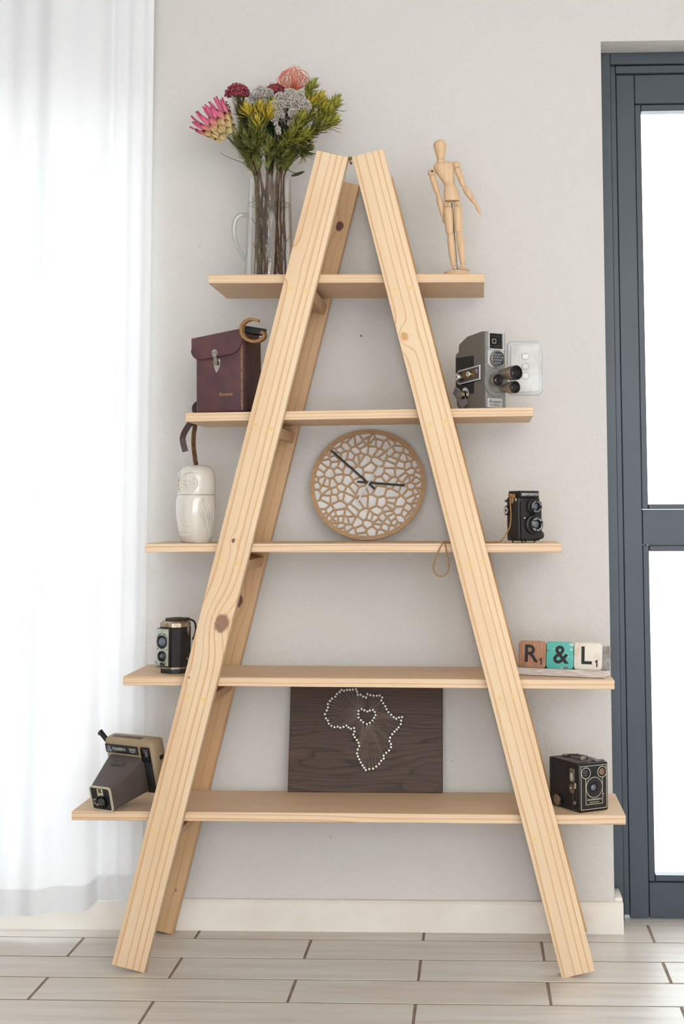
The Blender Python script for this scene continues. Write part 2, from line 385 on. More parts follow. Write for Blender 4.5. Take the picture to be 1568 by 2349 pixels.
# ------------------------------------------------------------------ sheer curtain
t = NT('sheer_white_voile'); v = t.obj()
wv = t.noise(t.mapping(v, (900, 900, 22)), 1., 2.)
colr = t.ramp(wv, [(.3, (.93, .93, .935, 1)), (.7, (.98, .98, .985, 1))])
df = t.n('ShaderNodeBsdfDiffuse'); t.put(df.inputs[0], colr); tl = t.n('ShaderNodeBsdfTranslucent'); t.put(tl.inputs[0], colr)
m1 = t.n('ShaderNodeMixShader'); m1.inputs[0].default_value = .15; t.t.links.new(df.outputs[0], m1.inputs[1]); t.t.links.new(tl.outputs[0], m1.inputs[2])
t.t.links.new(m1.outputs[0], t.out.inputs[0]); m_voile = t.m
def cpos(x):
    f = .010 * math.sin(x * 31) + .006 * math.sin(x * 73 + 1) + .004 * math.sin(x * 19)
    k = min(1, max(0, (x + .958) / .03)); k = k * k * (3 - 2 * k)
    edge = .004 * math.sin(x * 160) + .05 * (x + .88)
    return (.255 + f) * (1 - k) + (.306 + edge) * k, k
def sheet(z0f, z1f, nz, off):
    b = MB(); n = 420; xs = [-2.42 + (1.595) * i / n for i in range(n + 1)]
    for j in range(nz + 1):
        for x in xs:
            y, k = cpos(x); z0, z1 = z0f(x, k), z1f(x, k); z = z0 + (z1 - z0) * j / nz
            g = 1 - .5 * max(0, (z - 1.6)) / 1.1
            xx = x - (.012 if z > 1.2 else .012 * z / 1.2) * 0
            b.v.append(Vector((xx, .275 + (y - .275) * (.55 + .45 * g) + off, z)))
    for j in range(nz):
        for i in range(n):
            q = j * (n + 1) + i; b.f.append((q, q + 1, q + n + 2, q + n + 1))
    return b
hem = lambda x, k: (.056 + .006 * math.sin(x * 24 + .6)) * (1 - k) + .0765 * k
htop = lambda x, k: (.118 + .005 * math.sin(x * 24 + .6)) * (1 - k) + .137 * k
cu = sheet(hem, lambda x, k: 2.69, 26, 0).build('sheer_curtain', m_voile, sharp=180)
tag(cu, 'long white sheer curtain hanging before the bright window', 'curtain')
sheet(hem, htop, 3, -.0015).build('hem', m_voile, cu, 'double folded hem of the curtain', sharp=180)
rod = MB(); rod.tube([(-2.45, .27, 2.695), (-.8, .27, 2.695)], .011, 12); rod.build('curtain_rod', m_chrome, cu)
# ------------------------------------------------------------------ light switch
m_sw = M('white_switch_plastic', (236, 235, 231), .3); m_swg = M('translucent_switch_surround', (216, 217, 216), .25)
pc = P(1203, 845, WY); sw = tag(thing('light_switch', '', ''), 'white three-rocker light switch plate on the wall', 'light switch'); sw.location = (pc.x, WY, pc.z)
W_, H_ = P(1243, 845, WY).x - P(1162.5, 845, WY).x, P(1203, 783, WY).z - P(1203, 906.5, WY).z
MB().prism(rrect(W_, H_, .012), -.006, 0, bev=.003).build('surround', m_swg, sw)
MB().prism(rrect(W_ * .8, H_ * .89, .005), -.011, -.005, bev=.0015).build('face_plate', m_sw, sw)
m_mark = M('red_marker', (235, 96, 66), .5)
for k, z in enumerate((.0295, .004, -.0205)):
    c_ = (.001, z)
    v_, f_ = flatcurve([rrect(.0235, .0235, .009, c=c_), rrect(.0195, .0195, .0075, c=c_)], .001); MB().add(v_, f_, T(0, -.0112, 0)).build('rocker_recess', m_swg, sw)
    rk = MB().prism(rrect(.017, .017, .006, c=c_), -.0145, -.010, bev=.002).build('rocker', m_sw, sw)
    if k == 0: MB().box((.001, -.0146, z + .0062), (.005, .0004, .0016)).build('red_mark', m_mark, rk)
nl = P(829, 772, WY)
tag(MB().limb((nl.x, WY + .004, nl.z), (nl.x - .001, WY - .012, nl.z + .001), [(0, .0012), (.9, .0012), (.9, .002), (1, .002)], 8).build('nail', m_black), 'small dark nail in the bare wall above the clock', 'nail')
# ------------------------------------------------------------------ A-frame shelf
unit = thing('ladder_shelf', 'tall pale pine A-frame shelf with five boards standing before the wall', 'shelf', (-.28, .16, 0))
U = Vector((-.28, .16, 0)); LWd, LT = .0757, .030
LEGS = {'L': ((-.7838, .0102), (-.3291, 1.8624)), 'R': ((.2198, .0072), (-.2461, 1.8639))}
PL, PD = (241, 213, 178), (214, 162, 110)
KB = (140, 104, 88)
def legz(px, py, Y, side):      # pixel -> (across, along) on a leg face
    (x0, z0), (x1, z1) = LEGS[side]; p = P(px, py, Y); c = ((x0 + x1) / 2, (z0 + z1) / 2)
    dx_, dz_ = x1 - x0, z1 - z0; L = math.hypot(dx_, dz_); dx_ /= L; dz_ /= L
    u_ = p.x - c[0]; w_ = p.z - c[1]; return u_ * dz_ - w_ * dx_, u_ * dx_ + w_ * dz_
k1 = legz(508, 1428, 0, 'L'); k2 = legz(535, 1238, 0, 'L'); k3 = legz(776, 517, .29, 'L'); k4 = legz(549, 1378, .29, 'L')
k5 = legz(933, 768, 0, 'R'); k6 = legz(433, 1552, 0, 'L'); k7 = legz(664, 600, 0, 'L'); k8 = legz(400, 2040, .29, 'L')
SH = [((477, 630), (1111, 627.5)), ((424.5, 947), (1223, 934)), ((333, 1247), (1288, 1246.6)), ((282, 1551.5), (1408.8, 1560.5)), ((164.3, 1860.3), (1434.6, 1870.7))]
DOTS = [((667, 661), (702, 667), (906, 663), (940, 659)), ((587, 974), (622, 984), (986, 974), (1021, 966)), ((508, 1286), (543, 1294), (1077, 1294), (1107, 1287)),
        ((431, 1596), (465, 1604), (1146, 1602), (1176, 1597)), ((353, 1906), (389, 1917), (1227, 1924), (1262, 1914))]
y0s = legz
stains = {'L': [], 'R': []}
for D_ in DOTS:
    for q, sd in zip(D_, 'LLRR'):
        a_, l_ = legz(*q, 0, sd); stains[sd].append((a_, l_, .013, (240, 205, 140)))
m_legs = {('L', 0): wood('pine_front_left', PL, PD, 'Z', (-.05, .036), .0125, 1.3, .004, knots=[(*k1, .0165, .02, (152, 116, 94)), (*k2, .004, .006, (120, 96, 84)), (*k6, .0028, .002, (176, 140, 110)), (k7[0] - .01, k7[1], .010, .014, (222, 178, 132))], stain=stains['L']),
          ('R', 0): wood('pine_front_right', PL, PD, 'Z', (-.062, .042), .0125, 4.1, .004, knots=[(k5[0] - .006, k5[1], .008, .02, (216, 164, 112))], stain=stains['R']),
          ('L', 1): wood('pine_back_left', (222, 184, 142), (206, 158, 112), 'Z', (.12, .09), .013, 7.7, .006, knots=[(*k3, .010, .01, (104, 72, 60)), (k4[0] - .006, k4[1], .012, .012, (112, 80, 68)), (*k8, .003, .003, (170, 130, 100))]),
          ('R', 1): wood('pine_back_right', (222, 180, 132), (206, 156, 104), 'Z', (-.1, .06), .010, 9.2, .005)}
LEGM = {}
for sd in 'LR':
    (x0, z0), (x1, z1) = LEGS[sd]; ang = math.atan2(x1 - x0, z1 - z0); L = math.hypot(x1 - x0, z1 - z0)
    for bk in (0, 1):
        dxb = (.003 if sd == 'L' else .005) * bk
        mw = T((x0 + x1) / 2 + dxb - U.x, (LT / 2 + .29 * bk) - U.y, (z0 + z1) / 2 - .002) @ Matrix.Rotation(ang, 4, 'Y'); LEGM[sd, bk] = (mw, ang, L)
        link('leg', MB().box((0, 0, 0), (LWd, LT, L), .0016, 2).mesh('leg', m_legs[sd, bk]), unit, mw=mw)
TH = .0205; SY0, SY1 = .0325, .285
TOP = []
for i, (a, c) in enumerate(SH):
    A, B = P(*a, SY0), P(*c, SY0); L = math.hypot(B.x - A.x, B.z - A.z); ang = -math.atan2(B.z - A.z, B.x - A.x); TOP.append((A, B))
    pw = [(.25, -.09), (.2, -.07), (.21, -.05), (.22, -.06), (.2, -.075)][i]
    mt = wood('pine_shelf_%d' % (i + 1), (240, 211, 178), (212, 164, 118), 'X', (-.16 - .02 * i, pw[1]), .0068, 11 + i * 3.7, .0045, fine=.18)
    link('shelf_board', MB().box((0, 0, 0), (L, SY1 - SY0, TH), .0012, 1).mesh('shelf_board', mt), unit,
         mw=T((A.x + B.x) / 2 - U.x, (SY0 + SY1) / 2 - U.y, (A.z + B.z) / 2 - TH / 2) @ Matrix.Rotation(ang, 4, 'Y'))
def top(i, x):
    A, B = TOP[i]; return A.z + (B.z - A.z) * (x - A.x) / (B.x - A.x)
m_cleat = wood('pine_cleat', (214, 174, 132), (186, 138, 96), 'Y', (.06, .05), .007, 31., .006)
m_fill = M('wood_filler', (238, 206, 146), .7, c2=(230, 192, 122), sc=300)
for i in range(5):
    for sd in 'LR':
        (x0, z0), (x1, z1) = LEGS[sd]; mw, ang, L = LEGM[sd, 0]; sg = -1 if sd == 'L' else 1
        tk = .024; wd = LWd - .003
        # the raised corner of the tilted batten touches the board
        zt_ = top(i, x0 + (x1 - x0) * ((TOP[i][0].z - z0) / (z1 - z0))) - TH
        need = zt_ - (tk / 2 * math.cos(ang) + wd / 2 * abs(math.sin(ang))) - .0012
        s_ = (need - z0) / (z1 - z0); cxx = x0 + (x1 - x0) * s_
        link('batten', MB().box((0, 0, 0), (wd, .29 - LT - .001, tk), .001, 1).mesh('batten', m_cleat), unit, mw=T(cxx - U.x, (LT + .29) / 2 - U.y, need) @ Matrix.Rotation(ang, 4, 'Y'))
for D_ in DOTS:
    for q in D_:
        p = P(*q, 0); MB().disc((p.x - U.x, p.z - U.z), .0042, -.0003 - U.y, .002 - U.y, 12).build('filler_plug', m_fill, unit)
m_brass = M('aged_brass', (150, 122, 70), .4, 1., c2=(110, 86, 50), sc=200)
hx, hz = -.2876 - U.x, 1.849
for bk in (0, 1):
    hg = MB(); hg.lathe([(.0028, 0), (.0028, .026)], 10, T(hx + .004 * bk, .004 - U.y + .29 * bk, hz - .006) @ RX(-90)); hg.ball((hx + .004 * bk, .002 - U.y + .29 * bk, hz), .0045)
    hg.build('hinge', m_brass, unit)
# ------------------------------------------------------------------ glass jug
JY = .15
jc = P(617, 628, JY); JX = jc.x; JZ = top(0, JX)
rt, rb = (P(666, 420, JY).x - P(569.5, 420, JY).x) / 2, (P(672.5, 610, JY).x - P(560.5, 610, JY).x) / 2
JH = P(617, 413, JY).z - JZ; WL = P(617, 470, JY).z - JZ
m_glass = glassy('clear_glass', (.985, .987, .985), 1.45, .01)
m_hglass = glassy('thick_handle_glass', (.93, .94, .94), 1.6, .02, .06)
m_water = glassy('water', (.975, .972, .962), 1.03, .0)
jug = thing('glass_jug', 'clear glass water jug holding the flowers on the top board', 'jug', (JX, JY, JZ + .0004))
def jr(z): return rb + (rt - rb) * z / JH
pf = [(.0, 0), (jr(0) - .003, 0), (jr(0), .003)] + [(jr(JH * k / 10), JH * k / 10) for k in range(1, 11)]
inn = [(jr(JH * k / 10) - .0022, JH * k / 10) for k in range(10, 0, -1)] + [(jr(0) - .003, .007), (0, .007)]
MB().lathe(pf + inn, 48, cap=False).build('body', m_glass, jug)
wp = [(0, .0075), (jr(0) - .0036, .0078)] + [(jr(WL * k / 6) - .0027, WL * k / 6) for k in range(1, 7)] + [(0, WL)]
MB().lathe(wp, 40, cap=False).build('water', m_water, jug, 'water filling three quarters of the jug')
MB().tube([((jr(WL) - .0026) * math.cos(2 * math.pi * k / 48), (jr(WL) - .0026) * math.sin(2 * math.pi * k / 48), WL) for k in range(49)], .0007, 6).build('water_line', M('painted_refraction_line', (126, 116, 102), .2), jug)  # opaque ring: dark refraction at the water's edge put into its colour
hp = [P(q[0], q[1], JY) - Vector((JX, JY, JZ)) for q in ((567, 494), (553, 493.5), (541, 503), (536, 522), (538, 546), (546, 570), (557, 588), (563.5, 598))]
MB().tube(smooth(hp, 6), .0062, 12).build('handle', m_hglass, jug)
# ------------------------------------------------------------------ flowers in the jug
rng = random.Random(5)
G1, G2, G3 = M('olive_leaf', (132, 130, 58), .5, c2=(78, 86, 40), sc=60), M('yellow_green_leaf', (172, 164, 62), .5, c2=(124, 126, 48), sc=50), M('dark_heath_leaf', (52, 68, 40), .6, c2=(70, 84, 50), sc=80)
G4 = M('golden_bract', (204, 176, 52), .5, c2=(178, 160, 52), sc=70); G5 = M('brown_olive_needle', (92, 82, 46), .6, c2=(74, 78, 42), sc=50)
m_stem = M('brown_stem', (112, 78, 54), .7, c2=(76, 56, 42), sc=90, bump=.0006, bsc=200); m_gstem = M('green_stem', (112, 92, 54), .6, c2=(80, 66, 44), sc=90)
m_berry = M('dusky_red_bud', (172, 70, 82), .55, c2=(120, 48, 58), sc=160); m_grey = M('silver_grey_floret', (222, 214, 204), .8, c2=(186, 174, 164), sc=160)
m_pin = M('coral_style', (228, 132, 98), .5, c2=(220, 110, 84)); m_dk = M('dark_seed', (52, 40, 46), .6)
def FR(p, d): return Matrix.Translation(p) @ Vector(d).to_track_quat('Z', 'Y').to_matrix().to_4x4()
def leaf(b, m, L, W, bend=.25):
    v = [(-W * .2, 0, 0), (W * .2, 0, 0), (-W * .5, bend * L * .1, L * .35), (0, bend * L * .02, L * .38), (W * .5, bend * L * .1, L * .35), (-W * .36, bend * L * .4, L * .72), (0, bend * L * .3, L * .74), (W * .36, bend * L * .4, L * .72), (0, bend * L * .9, L)]
    b.add(v, [(0, 3, 2), (0, 1, 3), (1, 4, 3), (2, 3, 6, 5), (3, 4, 7, 6), (5, 6, 8), (6, 7, 8)], m)
def along(pts, t):
    k = t * (len(pts) - 1); i = min(int(k), len(pts) - 2); return pts[i].lerp(pts[i + 1], k - i), (pts[i + 1] - pts[i]).normalized()
def leaves(b, pts, t0, t1, n, L, W, ang, jit=.3):
    for k in range(n):
        t = t0 + (t1 - t0) * (k + rng.random()) / n; p, d = along(pts, t)
        m = FR(p, d) @ RZ(137.5 * k + rng.uniform(-20, 20)) @ RX(-ang * rng.uniform(.6, 1.3))
        leaf(b, m, L * rng.uniform(1 - jit, 1 + jit), W * rng.uniform(.8, 1.2), rng.uniform(-.2, .3))
SN = [0]
def stem(name, label, head, Yh, bot, mouth, r=.0026, group='cut flowers in the glass jug', mat=m_stem):
    """a flower thing with its stem; head in pixels; bot and mouth are (x, y) offsets inside the jug"""
    h = P(*head, Yh); fl_ = thing(name, label, 'flower', (JX, JY, JZ + .009), group=group); O = Vector((JX, JY, JZ + .009))
    SN[0] += 1; u_ = ((SN[0] * 7) % 25) / 24 * 2 - 1; bx_ = .45 * mouth[0] + .036 * u_; lim_ = math.sqrt(max(1e-6, .044 ** 2 - min(.043, abs(bx_)) ** 2))
    bot = (max(-.043, min(.043, bx_)), rng.uniform(-.8, .8) * lim_)
    a = Vector((bot[0], bot[1], rng.uniform(0, .012))); m_ = Vector((mouth[0], mouth[1], JH - .012)); e = h - O
    low = [a.lerp(m_, k / 8) + Vector((rng.uniform(-.002, .002), rng.uniform(-.002, .002), 0)) * (1 if k else 0) for k in range(8)]
    up = bez(m_, m_ + (m_ - a) * .22, e - (e - m_) * .3, e, 14); pts = low + up
    MB().tube(pts, [r * rng.uniform(1.0, 1.25)] * 8 + [r * (1 - .4 * k / 14) for k in range(15)], 6).build('stem', mat, fl_)
    for k in range(5):   # snapped side twigs under water
        p, d = along(pts, rng.uniform(.03, .30)); q = d.orthogonal(); q.rotate(Matrix.Rotation(rng.uniform(0, 6.28), 3, d))
        L = rng.uniform(.012, .026); e2 = p + d * L + q * L * .45
        lim = jr(max(.0, e2.z)) - .006
        if math.hypot(e2.x, e2.y) < lim: MB().tube([p, p.lerp(e2, .5) + d * .001, e2], .0009, 5).build('side_twig', m_stem, fl_)
    return fl_, pts, e, (pts[-1] - pts[-3]).normalized(), O
def spiky(fl_, e, d, n, L, W, mat, spread=75, name='flower_head', stuff=True):
    b = MB()
    for k in range(n):
        t = (k + .5) / n; a = spread * t ** .75
        leaf(b, FR(e - d * (L * .55 * t), d) @ RZ(137.5 * k) @ RX(-a), L * rng.uniform(.75, 1.1) * (.65 + .5 * t), W, -.25)
    b.build(name, mat, fl_, kind='stuff')
# protea
O = Vector((JX, JY, JZ + .009))
fl_, pts, e, d, O = stem('protea', 'large pink protea with cream brown-tipped base, leaning out to the left', (520, 311), .13, (.024, -.012), (-.030, -.012), .0042, mat=m_gstem)
hd = (P(462, 236, .105) - P(524, 312, .13)).normalized()
def petalmat(name, stops):
    t = NT(name); g = t.n('ShaderNodeSeparateXYZ'); t.put(g.inputs[0], t.n('ShaderNodeTexCoord').outputs['Generated'])
    nn = t.math('MULTIPLY', t.math('SUBTRACT', t.noise(t.obj(), 300., 2.), .5), .12)
    return t.bsdf(t.ramp(t.math('ADD', g.outputs[2], nn), stops), .55, 0, spec=.3)
pm1 = petalmat('protea_base_bract', [(0, (214, 196, 150)), (.6, (224, 200, 140)), (.78, (206, 158, 110)), (.92, (96, 56, 44)), (1, (70, 40, 38))])
pm2 = petalmat('protea_middle_bract', [(0, (220, 196, 150)), (.45, (228, 168, 140)), (.8, (222, 120, 132)), (.95, (150, 70, 66)), (1, (90, 46, 46))])
pm3 = petalmat('protea_pink_bract', [(0, (228, 196, 164)), (.35, (230, 158, 164)), (.7, (226, 120, 152)), (.94, (214, 92, 132)), (1, (150, 60, 90))])
def petal(L, W, cup):
    b = MB(); secs = []
    for k in range(7):
        t = k / 6; wd = W * (.5 + .5 * math.sin(math.pi * min(1, t * .8 + .1))) * (1 if t < .8 else 1 - ((t - .8) / .2) ** 1.6 * .85)
        for j in (-1, -.5, 0, .5, 1): b.v.append(Vector((wd * .5 * j, cup * (j * j) * W * -.28 - .10 * L * t * (1 - t) * 1.5, L * t)))
    for k in range(6):
        for j in range(4): q = k * 5 + j; b.f.append((q, q + 1, q + 6, q + 5))
    return b
rows = [(8, .024, .019, -.002, 12, 46, pm1, 8), (10, .034, .020, .004, 15, 39, pm1, 0), (11, .046, .019, .008, 17, 33, pm1, 20), (11, .058, .0165, .011, 18, 31, pm2, 0), (10, .072, .0145, .013, 17, 29, pm3, 15), (9, .080, .0135, .014, 13, 20, pm3, 0), (6, .076, .012, .015, 7, 10, pm3, 10)]
hp0 = e
cal = MB(); cal.lathe([(.003, -.004), (.009, .0), (.016, .008), (.0175, .022), (.014, .04), (.008, .058), (.002, .064)], 16, FR(hp0, hd)); head = cal.build('flower_cone', M('protea_cone', (196, 150, 140), .9, c2=(150, 120, 116), sc=200), fl_)
for (n, L, W, zo, ro, an, pm, ph) in rows:
    me = petal(L, W, 1).mesh('bract', pm, 180)
    for k in range(n):
        mw = FR(hp0, hd) @ RZ(360 * k / n + ph) @ T(0, -ro * .001 + 0, zo) @ RX(an * rng.uniform(.85, 1.12)) @ T(0, -.0, 0)
        link('bract', me, fl_, mw=mw)
# dusky red bud clusters
def budhead(fl_, e, d, n, rad, mat, r, flat=1.0, low=.05):
    b = MB(); m = FR(e, d)
    for k in range(n):
        z = 1 - (k + .5) / n * (1 - low); a = 2.39996 * k; q = math.sqrt(1 - z * z)
        j = rng.uniform(.82, 1.08)
        p = m @ Vector((rad * q * math.cos(a) * j, rad * q * math.sin(a) * j, rad * flat * z * j)); b.ico(p, r * rng.uniform(.75, 1.15), 1)
    b.build('bud_cluster', mat, fl_, kind='stuff', sharp=180)
    c = MB()
    for k in range(14):
        a = 2.4 * k; q = rad * .75 * math.sqrt((k + .5) / 14); c.tube([m @ Vector((0, 0, -rad * 1.5)), m @ Vector((q * .6 * math.cos(a), q * .6 * math.sin(a), -rad * .5)), m @ Vector((q * math.cos(a), q * math.sin(a), rad * flat * .6))], .0007, 4)
    c.build('branchlets', G5, fl_, kind='stuff')
for (lab, head, Yh, bot, mo, rad, n) in (('dusky red bud cluster behind the golden bracts, beside the protea', (545, 222), .15, (.03, .012), (-.022, .006), .030, 190), ('small dusky red bud cluster tucked between the two grey heads', (632, 214), .19, (.0, .034), (.004, .022), .022, 110)):
    fl_, pts, e, d, O = stem('red_bud_flower', lab, head, Yh, bot, mo, .0024)
    budhead(fl_, e, (Vector((-.25 if rad > .03 else 0, -.2, 1))).normalized(), n, rad, m_berry, .0036)
    b = MB(); leaves(b, pts, .62, .97, 230, .022, .0016, 30); b.build('foliage', G5, fl_, kind='stuff')
# silver grey heads
m_core = M('grey_brown_core', (118, 106, 96), .9)
for (lab, head, Yh, bot, mo, hs) in (('small silver grey flower cluster at the top left of the bunch', (597, 216), .13, (-.012, -.02), (-.006, -.012), [(0, 0, .017), (-.016, -.004, .013), (.018, .002, .014), (.006, -.020, .012)]),
                                 ('large silver grey flower cluster in the middle of the bunch', (655, 240), .10, (-.024, -.004), (.010, -.026), [(.0, .006, .022), (-.026, -.004, .015), (.026, .0, .019), (.046, -.006, .017), (.036, .016, .013), (-.014, .018, .014), (.012, .022, .015), (-.016, -.024, .014), (.02, -.024, .013), (.012, -.046, .009), (-.026, -.034, .011), (.02, -.05, .008)]),
                                 ('tiny low grey flower sprig among the dark green heath', (636, 294), .08, (.010, -.03), (.0, -.034), [(0, 0, .007), (.004, -.012, .006), (-.003, .01, .005)])):
    fl_, pts, e, d, O = stem('grey_flower', lab, head, Yh, bot, mo, .0018)
    b = MB(); c = MB()
    for (hx_, hz_, r) in hs:
        ce = e + Vector((hx_, rng.uniform(-.01, .01), hz_)); n = int(115 * (r / .012) ** 2)
        for k in range(n):
            z = 1 - (k + .5) / n * 1.85; a = 2.4 * k; q = math.sqrt(max(0, 1 - z * z)); b.ico(ce + Vector((q * math.cos(a), q * math.sin(a), z)) * r * rng.uniform(.75, 1.05), .0019 * rng.uniform(.7, 1.2), 1)
        c.tube([e - d * .04, ce - Vector((0, 0, r))], .0008, 4); c.ico(ce, r * .66, 2)
    b.build('florets', m_grey, fl_, kind='stuff', sharp=180); c.build('branchlets', m_core, fl_, kind='stuff')
# golden and yellow green conebush heads
cones = [('golden_conebush', 'golden yellow spiky bract head in front, left of the grey cluster', (596, 248), .09, (.012, -.03), (-.018, -.030), G4, [(0, 0, 0), (-.03, .0, -.004), (.022, .0, -.012), (-.006, 0, -.034), (.03, .01, .008)], 46, .037, .0068),
         ('golden_conebush', 'golden yellow spiky bract head on the right of the grey cluster', (716, 232), .12, (-.034, .0), (.026, -.018), G4, [(0, 0, 0), (-.012, .01, -.02), (.02, 0, .01), (.03, .012, -.012)], 40, .034, .0065),
         ('green_conebush', 'tall yellow green leafy sprig at the top right of the bunch', (710, 205), .17, (-.02, .026), (.020, .016), G2, [(0, 0, .0), (-.008, 0, -.018), (.008, 0, .012)], 28, .032, .006),
         ('green_conebush', 'fresh green spiky head reaching furthest to the right', (758, 252), .13, (-.038, .012), (.034, .002), G2, [(0, 0, 0), (.012, .0, .02), (-.016, .0, .010), (.006, .0, -.026), (-.03, .01, -.016), (-.012, -.01, -.034)], 40, .038, .0075),
         ('green_conebush', 'low olive green spiky sprig right of the dark heath', (682, 288), .07, (-.006, -.036), (.020, -.030), G2, [(0, 0, 0), (.012, 0, .022), (-.014, 0, -.022), (.018, 0, -.02)], 34, .036, .007),
         ('green_conebush', 'leafy olive green sprig under the golden head on the left', (580, 300), .09, (.02, -.024), (-.024, -.020), G1, [(0, 0, 0), (.02, 0, -.01), (-.016, 0, -.012), (.004, -.006, -.04)], 30, .036, .007),
         ('green_conebush', 'leafy green sprig under the furthest right head', (716, 300), .10, (-.026, -.02), (.030, -.012), G1, [(0, 0, 0), (.018, 0, .012), (-.016, 0, -.012), (-.01, 0, -.044)], 30, .036, .007),
         ('green_conebush', 'leafy green sprig in the middle front just above the rim', (640, 335), .08, (.002, -.034), (.002, -.036), G1, [(0, 0, 0), (.022, 0, .01), (-.022, 0, .008), (.012, 0, -.022)], 26, .034, .007),
         ('green_conebush', 'small pale green shoot sticking up behind the grey heads', (618, 214), .2, (.018, .03), (-.008, .026), G2, [(0, 0, 0), (.008, 0, .01)], 16, .026, .005)]
for (nm, lab, head, Yh, bot, mo, mt, subs, n, L, W) in cones:
    fl_, pts, e, d, O = stem(nm, lab, head, Yh, bot, mo, .0024)
    b = MB(); c = MB()
    for (sx_, sy_, sz_) in subs:
        ce = e + Vector((sx_, sy_, sz_)); dd = (ce - (e - d * .07)).normalized(); dd = (dd + d * .3).normalized()
        for k in range(n):
            t = (k + .5) / n; a = 82 * t ** .8
            leaf(b, FR(ce - dd * (L * .5 * t), dd) @ RZ(137.5 * k) @ RX(-a), L * rng.uniform(.7, 1.1) * (.6 + .45 * t), W, -.3)
        c.ico(ce, .0042, 2)
        br = bez(along(pts, .72)[0], along(pts, .84)[0], ce - dd * .04, ce, 6)
        MB().tube(br, .0013, 5).build('branch', m_gstem, fl_); leaves(b if mt is G2 else c, br, .1, .95, 36, .028, .0048, 24)
    b.build('bracts', mt, fl_, kind='stuff'); c.build('cone', m_dk if mt is G2 else G1, fl_, kind='stuff')
    lf = MB(); leaves(lf, pts, .42, .97, 110, .036, .0052, 19); lf.build('foliage', G1, fl_, kind='stuff')
# pincushion
fl_, pts, e, d, O = stem('pincushion_flower', 'coral orange pincushion flower with curling styles at the top', (672, 206), .18, (.006, .03), (.014, .02), .0024)
for k in range(60):
    z = 1 - (k + .5) / 60 * 1.0; a = 2.4 * k; q = math.sqrt(1 - z * z); o_ = Vector((q * math.cos(a), q * math.sin(a), 0)); r = rng.uniform(.9, 1.1)
    p0 = e + o_ * .006; p1 = e + (o_ * .044 + Vector((0, 0, .012 + .020 * z))) * r; p2 = e + (o_ * .046 + Vector((0, 0, .024 + .030 * z))) * r; p3 = e + (o_ * .026 + Vector((0, 0, .034 + .022 * z))) * r
    bb = MB().tube(bez(p0, p1, p2, p3, 8), .0007, 5); bb.ico(p3, .0014, 1); bb.build('style', m_pin, fl_)
b = MB(); leaves(b, pts, .6, .98, 50, .03, .006, 30); b.build('foliage', G1, fl_, kind='stuff')
# heath and feathery greens
for (lab, head, Yh, bot, mo, mt, n, L, W, t0) in (('dark green heath spray in the centre of the bunch', (640, 262), .10, (-.016, .014), (.004, -.010), G3, 800, .013, .0028, .46), ('dark green heath spray just right of the centre', (664, 272), .11, (-.03, -.016), (.016, -.006), G3, 800, .013, .0028, .46),
                                   ('dark green heath spray deep behind the golden head', (618, 262), .14, (.016, .0), (-.004, .004), G3, 800, .013, .0028, .46),
                                   ('feathery olive brown spray below the red buds', (553, 258), .12, (.028, -.006), (-.026, -.004), G5, 900, .024, .0018, .5), ('fine green feathery spray low on the left of the bunch', (545, 318), .12, (.034, .004), (-.034, -.004), G1, 600, .026, .0016, .46)):
    fl_, pts, e, d, O = stem('heath_spray', lab, head, Yh, bot, mo, .0016)
    b = MB(); leaves(b, pts, t0, 1., n, L, W, 38)
    for k in range(4):
        p, dd = along(pts, rng.uniform(.6, .8)); q = Vector((rng.uniform(-.35, .35), rng.uniform(-.3, .3), 1)).normalized(); br = bez(p, p + dd * .02, p + dd * .03 + q * .02, p + q * .075, 6)
        MB().tube(br, .0008, 4).build('branch', m_stem, fl_); leaves(b, br, .1, 1, n // 5, L, W, 38)
    b.build('foliage', mt, fl_, kind='stuff')
# bare twigs and the odd dark leaf
fl_, pts, e, d, O = stem('seed_sprig', 'thin sprig of tiny dark berries beside the protea', (522, 262), .12, (.02, .02), (-.03, .004), .0012)
for (x_, y_) in ((519, 234), (523, 241), (519, 252), (525, 263), (521, 272), (526, 246)): p_ = P(x_, y_, .12) - O; MB().tube([along(pts, .93)[0], p_], .0004, 4).ico(p_, .0022, 2).build('berry', m_dk, fl_)
fl_, pts, e, d, O = stem('bare_twig', 'thin bare green twig sticking out low on the left', (506, 351), .12, (.03, -.016), (-.036, -.006), .0011, mat=G1)
fl_, pts, e, d, O = stem('leafy_twig', 'short twig with one broad dark leaf at the right of the rim', (676, 396), .12, (-.02, -.026), (.036, -.004), .0013)
b = MB(); leaf(b, FR(P(668, 404, .12) - O, (1, -.1, .25)), .036, .03, .1); b.build('leaf', G3, fl_)
b = MB(); leaf(b, FR(P(686, 372, .12) - O, (.6, -.1, .8)), .02, .005, .1); leaf(b, FR(P(684, 376, .12) - O, (.9, -.1, .4)), .018, .005, .1); b.build('leaf', G1, fl_)
